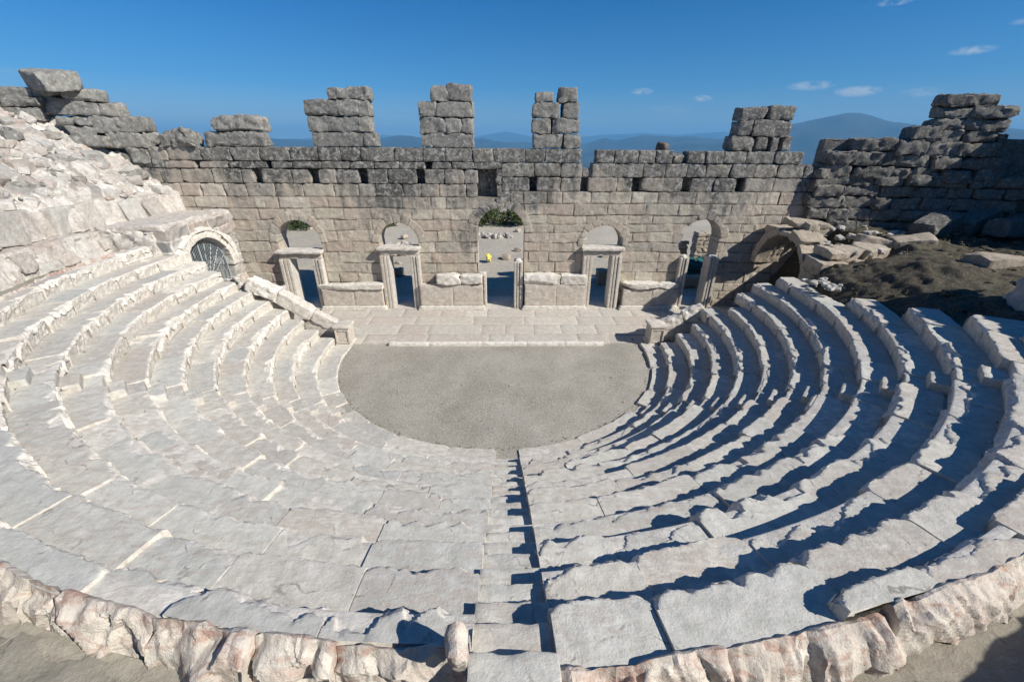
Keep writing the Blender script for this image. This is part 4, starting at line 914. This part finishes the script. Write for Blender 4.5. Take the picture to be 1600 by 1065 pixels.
def slope_stone(mb, x0, x1, z0, z1, y, w, h, seed, rough=.03, chip=.4):
    L = math.hypot(x1-x0, z1-z0); ang = math.atan2(z1-z0, x1-x0)
    block(mb, (L, w, h), place(((x0+x1)/2, y, (z0+z1)/2-h/2), 0, 0, -ang), seed, rough*.7, .03, .06, None, chip, 4, .04, .02, 6, None, (.86, .98))
mb = MB(); slope_stone(mb, -8.0, -7.0, 1.55, .98, 1.0, .42, .55, 3001); slope_stone(mb, -9.3, -8.02, 2.45, 1.58, 1.03, .5, .6, 3002); slope_stone(mb, -10.4, -9.3, 3.0, 2.45, 1.05, .6, .55, 3003, .06, .9)
box(mb, -9.6, -7.2, .85, 1.2, .0, 1.0, 3004, .04, .05); tag(mb.build('sloping_parapet', M_MARB, None, 38), 'pale sloping coping wall climbing beside the left seat ends, behind the left pedestal', 'parapet')
mb = MB(); slope_stone(mb, 7.35, 8.3, .95, 1.35, 1.0, .40, .5, 3011, .05, .6); slope_stone(mb, 8.3, 9.15, 1.42, 1.75, 1.05, .42, .5, 3012, .06, .8)
box(mb, 7.4, 9.4, .85, 1.2, .0, .9, 3014, .04, .05); tag(mb.build('sloping_parapet', M_MARB, None, 38), 'short broken sloping coping behind the right pedestal', 'parapet')
# rubble row at the seat ends, left
mb = MB(); g3 = RNG(4)
for i in range(46):
    x = g3.u(-11.6, -9.3); s = g3.u(.14, .34); z = 2.2+(-9.3-x)*.28+g3.u(-.5, .1)
    block(mb, (s*1.3, s, s*.8), place((x, 1.35+g3.u(-.2, .35), z), g3.u(0, 6)), 3100+i, .02, s*.15, .07, None, .5, chop=7)
box(mb, -11.9, -9.2, 1.1, 1.7, .0, 2.0, 3199, .08, .1, None, .5); tag(mb.build('rubble_wall', M_RUB, None, 38), 'low wall end of small mortared stones behind the left sloping coping', 'rubble wall')
mb = MB(); P0 = on_y(428, 452, 4.3); block(mb, (1.5, .75, .95), place((P0[0], 4.5, .47), R_(4), 0, 0), 3201, .03, .04, .06, (.9, .2), .5, 3, .08, .0, 10)
block(mb, (.9, .6, .5), place((P0[0]-.2, 4.5, .95+.1), R_(14), 0, 0), 3202, .03, .04, .06, (.9, .2), .5, 3, .08, .0, 8)
tag(mb.build('stone_block', M_MARB, None, 38), 'bright white broken block standing left of the leftmost doorway', 'stone block')

# ------------------------------------------------------------------ beyond the stage wall
def shrub(x, y, rx, rz, seed, lab, n=3800):
    r = RNG(seed); e = empty('shrub', (x, y, -.1), lab, 'shrub', 'shrubs beyond the stage wall')
    c = []; 
    for i in range(16): c.append((x+r.n(rx*.42), y+r.n(rx*.35), .3+abs(r.n(.42))*rz*.9, r.u(.45, .95)))
    c = np.array(c); R2 = r.r; k = R2.randint(0, len(c), n); d = R2.normal(size=(n, 3)); d /= np.linalg.norm(d, axis=1)[:,None]
    P = c[k,:3]+d*(c[k,3]*R2.uniform(.7, 1.08, n))[:,None]; P[:,2] = np.abs(P[:,2])
    u = R2.normal(size=(n, 3)); u /= np.linalg.norm(u, axis=1)[:,None]; v = np.cross(u, R2.normal(size=(n, 3))); v /= np.linalg.norm(v, axis=1)[:,None]
    s = R2.uniform(.06, .13, n)[:,None]; q = np.stack([P-u*s, P-v*s*.6, P+u*s, P+v*s*.6], 1).reshape(-1, 3)
    col = np.repeat(np.stack([np.clip(.5+.5*R2.normal(size=n)*.5+.3*(k % 3-1), 0, 1), R2.uniform(size=n), 0*s[:,0]], 1), 4, 0)
    mb = MB(); mb.add(q, np.arange(4*n).reshape(-1, 4), col, False); mb.build('crown', M_LEAF, e)
    mb = MB()
    for i in range(5): bar(mb, (x+r.n(.1), y+r.n(.1), -.2), tuple(c[i,:3]), .045)
    mb.build('stems', M_BARK, e)
shrub(-3.6, 30.5, 2.2, 1.9, 1, 'dark green shrub seen through the centre arch, leftmost of them')
shrub(-.8, 31.5, 2.6, 2.7, 2, 'tall green shrub filling the top of the centre arch')
shrub(2.4, 31.0, 2.5, 2.3, 3, 'green shrub at the upper right of the centre arch')
shrub(-12.5, 29.5, 2.6, 2.5, 4, 'green shrub glimpsed through the second arch from the left')
shrub(-22.5, 27.5, 2.8, 3.2, 5, 'green shrub glimpsed through the leftmost arch')
shrub(-19.0, 29.5, 2.6, 2.6, 6, 'green shrub half hidden behind the wall right of the leftmost arch')
def rubble_line(x0, x1, y, z0, h, seed, lab, w=.8, n=60, base=True):
    r = RNG(seed); mb = MB()
    for i in range(n):
        s = r.u(.16, .42); block(mb, (s*1.4, s, s*.85), place((r.u(x0, x1), y+r.u(-w/2, w/2), z0+r.u(.0, h)), r.u(0, 6), r.u(-.2, .2)), seed*100+i, .05, s*.3, .12, None, .2)
    if base: box(mb, x0+.1, x1-.1, y-w*.35, y+w*.35, z0-.3, z0+h*.85, seed, .06, .1, None, .1, .3)
    return tag(mb.build('rubble_wall', M_RUB, None, 38), lab, 'rubble wall')
rubble_line(-18.5, -14.2, 12.6, 0., 1.5, 41, 'low rubble wall seen through the leftmost arch', .9, 110)
rubble_line(-10.3, -7.0, 17.0, 0., .9, 42, 'low rubble wall seen through the second arch from the left', .8, 70)
rubble_line(-2.2, .9, 23.5, -.1, .45, 43, 'line of small stones on the ground beyond the centre arch', .7, 42, False)
for (px, Y, w, zt, sd, lab) in ((1070, 12.5, .55, 2.2, 43, 'slim stump of small mortared stones beyond the broken rightmost arch'), (1098, 11.5, .95, 3.0, 44, 'broader mortared rubble pillar beyond the broken rightmost arch')):
    X0 = on_y(px, 370, Y)[0]; mb = MB(); r5 = RNG(sd)
    for j in range(int(zt/.26)):
        for q in range(2): block(mb, (w*r5.u(.5, .62), w*.9, .27), place((X0+(q-.5)*w*.5+r5.n(.02), Y, .13+.26*j), r5.n(.05)), sd*100+j*2+q, .04, .06, .1, None, .3)
    tag(mb.build('rubble_pillar', M_CREAM, None, 38), lab, 'pillar')
g4 = RNG(9)
BEHIND = [(-14.3, 9.6, 2.6, .7, .8), (-8.0, 9.8, 2.2, .7, .8), (-7.3, 11.4, 1.6, .5, .5), (7.2, 9.6, 1.9, .7, .9), (9.3, 10.2, 1.1, .7, .9), (12.8, 9.0, 2.6, .7, .7)]
BL = ['long low block in the shade behind the leftmost doorway', 'low block in the shade behind the second doorway', 'small block beyond the second doorway', 'low block in the shade behind the doorway right of the centre arch', 'small upright block behind the doorway right of the centre arch', 'low block in shade behind the broken rightmost doorway']
for i, (x, y, L, w, h) in enumerate(BEHIND):
    mb = MB(); block(mb, (L, w, h), place((x, y, h/2-.05), g4.n(.08)), 4500+i, .04, .06, .15, None, .1); tag(mb.build('ashlar_block', M_CREAM, None, 38), BL[i], 'stone block')
P0 = on_z(763, 404, .2); mb = MB(); block(mb, (.42, .35, .42), place(P0+np.array([0, 0, 0.0]), .3), 4601, .1, .2, .07, None, 0, 3, .4); tag(mb.build('yellow_bag', M_YELLOW, None, 40), 'small yellow plastic bag on the ground beyond the centre arch', 'bag')
P0 = on_z(1086, 413, 1.1); mb = MB(); block(mb, (1.3, .8, .7), place(P0, .2), 4602, .1, .25, .09, None, 0, 3, .4); block(mb, (1.1, .6, .8), place(P0-np.array([0, 0, .7]), .2), 4603, .05, .1, .09)
tag(mb.build('covered_pile', M_GREEN, None, 40), 'dark green sheet over a pile behind the broken rightmost doorway', 'tarpaulin')
for i in range(44):
    x, y = g4.u(-24, 20), 12+17*g4.u()**1.3; q = g4.u(.18, .6); mb = MB(); block(mb, (q*1.5, q, q*.7), place((x, y, q*.15), g4.u(0, 6), g4.u(-.2, .2)), 4700+i, .02, .04, .12, None, .2, 3, .05, 0, 8)
    tag(mb.build('loose_stone', M_CREAM, None, 35), 'loose stone lying on the open ground beyond the stage wall', 'stone', 'loose stones beyond the stage wall')
# paving / ground directly behind
mb = MB(); P, f = sheet(-40, 40, 6.8, 46, -.06, .5, amp=.12, sc=.25, seed=19); mb.add(P, f); tag(mb.build('dusty_ground', M_OUT), kind='structure')

# ------------------------------------------------------------------ terrain with far mountains
RIDGE = [(-300, 222), (0, 218), (150, 219), (301, 221), (360, 218), (408, 214), (430, 216), (460, 219), (490, 220), (590, 218), (620, 213), (660, 216), (700, 221), (740, 219), (755, 217), (774, 222), (800, 224), (850, 225), (890, 228), (917, 226), (945, 217), (964, 221), (1005, 213), (1050, 215), (1088, 214), (1125, 217), (1180, 207), (1240, 192), (1270, 188), (1300, 184), (1320, 181), (1345, 180), (1375, 186), (1400, 190), (1440, 193), (1480, 192), (1530, 196), (1600, 203), (1900, 216)]
FAR = [(-300, 215), (300, 219), (560, 216), (600, 211), (640, 215), (720, 216), (793, 207), (830, 214), (880, 216), (940, 211), (1000, 208), (1060, 210), (1130, 206), (1200, 210), (1900, 212)]
def prof(tab):
    a, e = [], []
    for x, y in tab:
        d = ray(x, y); a.append(math.atan2(d[0], d[1])); e.append(d[2]/math.hypot(d[0], d[1]))
    return np.array(a), np.array(e)
ra, re = prof(RIDGE); fa, fe = prof(FAR)
azs = np.concatenate([np.radians(np.arange(-72, 72, .22)), np.radians(np.arange(72, 288.1, 4))]); rs = np.concatenate([[2, 8, 16, 24, 27, 30, 34, 40, 46, 55, 70, 100, 160, 260, 420, 700, 1200, 2000, 3000, 4500, 6000], np.linspace(7200, 18000, 34), np.linspace(19000, 30000, 16), [34000]])
A, RR = np.meshgrid(azs, rs, indexing='ij'); P = np.stack([RR*np.sin(A), RR*np.cos(A), 0*A], -1).reshape(-1, 3); r = RR.reshape(-1); a = A.reshape(-1); aw = (a+math.pi) % (2*math.pi)-math.pi
z = np.interp(r, [0, 38, 46, 100, 400, 1500, 4500, 40000], [-.4, -.4, -1.0, -14, -90, -260, -330, -330])
H1 = np.interp(aw, ra, re)*13000+8; H2 = np.interp(aw, fa, fe)*25000+8
k1 = np.exp(-((r-13000)/2300.)**2); k1 = np.where(r < 13000, np.exp(-((r-13000)/2600.)**2), k1)
k2 = np.exp(-((r-25000)/3000.)**2)
nz = fbm(np.stack([P[:,0]/1700, P[:,1]/1700, 0*a], 1), 1, 4, 5)
zz = z+(H1+330)*k1+(H2+330)*k2+nz*190*sst(6000, 9000, r)*(1-np.maximum(k1**4, k2**4)*.7)
P[:,2] = zz
back = (np.abs(aw) > R_(100)) & (r > 26); P[:,2] = np.where(back & (r < 400), 7.5*sst(26, 30, r)+P[:,2]*sst(60, 400, r), P[:,2])
m, t = newmat('hill_land'); geo = t.n('ShaderNodeNewGeometry'); n1 = t.noise(geo.outputs['Position'], .0012, 6, .6); n2 = t.noise(geo.outputs['Position'], .02, 4)
t.finish(t.mix(t.ramp(n1, [(.4, 0.), (.6, 1.)]), (.018, .03, .028), (.045, .05, .042)), 1.0, ((n1, .5, 80.),))
mb = MB(); F = grid_faces(len(azs), len(rs)); mb.add(P, F[:,::-1]); tag(mb.build('terrain', m), kind='structure')

# haze
bx = bpy.data.meshes.new('haze'); s = 36000.; z0, z1 = -700., 880.
vs = [(x, y, z) for z in (z0, z1) for x, y in ((-s, -s), (s, -s), (s, s), (-s, s))]
bx.from_pydata(vs, [], [(3, 2, 1, 0), (4, 5, 6, 7), (0, 1, 5, 4), (1, 2, 6, 5), (2, 3, 7, 6), (3, 0, 4, 7)])
ho = bpy.data.objects.new('haze', bx); COL.objects.link(ho); ho['kind'] = 'stuff'
m, t = newmat('haze_air'); v = t.n('ShaderNodeVolumePrincipled'); v.inputs['Color'].default_value = (.21, .57, .98, 1); v.inputs['Density'].default_value = 7.0e-5
o = t.n('ShaderNodeOutputMaterial'); t.l(v.outputs[0], o.inputs['Volume']); bx.materials.append(m)

# ------------------------------------------------------------------ world, sun, camera
w = bpy.data.worlds.new('World'); SC.world = w; w.use_nodes = True; t = NT(w)
sky = t.n('ShaderNodeTexSky', sky_type='NISHITA', sun_disc=False); sky.sun_elevation = SUN_EL; sky.sun_rotation = math.pi/2-SUN_AZ
sky.altitude = 1100; sky.air_density = 1.0; sky.dust_density = .15; sky.ozone_density = 3.0
tc = t.n('ShaderNodeTexCoord'); D = tc.outputs['Generated']
def vdot(v): 
    n = t.n('ShaderNodeVectorMath', operation='DOT_PRODUCT'); t.l(D, n.inputs[0]); n.inputs[1].default_value = tuple(v); return n.outputs['Value']
mp = t.n('ShaderNodeMapping', i_Scale=(34, 34, 60)); t.l(D, mp.inputs['Vector']); cn = t.noise(mp.outputs[0], 1.3, 6, .62, .5)
tot = None
for px, py, wx, wy, am in ((1267, 134, 44, 10, 1.0), (1340, 143, 42, 11, 1.2), (1440, 144, 36, 10, .8), (1518, 79, 40, 9, .8), (1003, 143, 24, 7, 1.1), (1098, 154, 20, 7, 1.0), (1400, 3, 30, 8, 1.), (1040, 172, 50, 9, .4), (1180, 185, 60, 8, .4), (1597, 34, 20, 6, .5), (20, 112, 40, 7, .2), (700, 190, 60, 8, .15)):
    d = ray(px, py); L = np.linalg.norm(d); d = d/L; up = np.array([0, 0, 1.])-d*d[2]; up /= np.linalg.norm(up); ri = np.cross(d, up)
    sx = wx*.8/(CF*L); sy = wy*.75/(CF*L)
    a = t.math('DIVIDE', vdot(ri), sx); b = t.math('DIVIDE', vdot(up), sy)
    q = t.math('ADD', t.math('MULTIPLY', a, a), t.math('MULTIPLY', b, b)); q = t.math('SUBTRACT', 1.0, q, True)
    q = t.math('MULTIPLY', q, am); tot = q if tot is None else t.math('MAXIMUM', tot, q)
cl = t.math('MULTIPLY', tot, t.ramp(cn, [(.36, 0.), (.6, 1.)]), True)
sz = t.n('ShaderNodeSeparateXYZ'); t.l(D, sz.inputs[0]); tn = t.ramp(sz.outputs[2], [(.0, (.62, .60, .66)), (.10, (.18, .48, .73)), (.30, (.0, .40, .75))])
cc = t.mix(cl, t.mix(1., sky.outputs[0], tn, 'MULTIPLY'), (3.8, 4.6, 5.4))
bg = t.n('ShaderNodeBackground'); bg.inputs['Strength'].default_value = .09; t.l(cc, bg.inputs['Color']); o = t.n('ShaderNodeOutputWorld'); t.l(bg.outputs[0], o.inputs[0])
ld = bpy.data.lights.new('sun', 'SUN'); ld.energy = 4.8; ld.angle = R_(.53); ld.color = (1.0, .95, .87); lo = bpy.data.objects.new('sun', ld); COL.objects.link(lo)
sv = Vector((math.cos(SUN_AZ)*math.cos(SUN_EL), math.sin(SUN_AZ)*math.cos(SUN_EL), math.sin(SUN_EL))); lo.rotation_euler = sv.to_track_quat('Z', 'Y').to_euler(); lo.location = sv*60
cd = bpy.data.cameras.new('camera'); cd.sensor_width = 36; cd.lens = 36*CF/1600; cd.clip_start = .05; cd.clip_end = 90000
co = bpy.data.objects.new('camera', cd); COL.objects.link(co)
M = Matrix(((CR[0], CU[0], -_fw[0], CLOC[0]), (CR[1], CU[1], -_fw[1], CLOC[1]), (CR[2], CU[2], -_fw[2], CLOC[2]), (0, 0, 0, 1))); co.matrix_world = M; SC.camera = co
SC.view_settings.view_transform = 'Standard'; SC.view_settings.look = 'None'; SC.view_settings.exposure = 0.47; SC.view_settings.gamma = 1.0
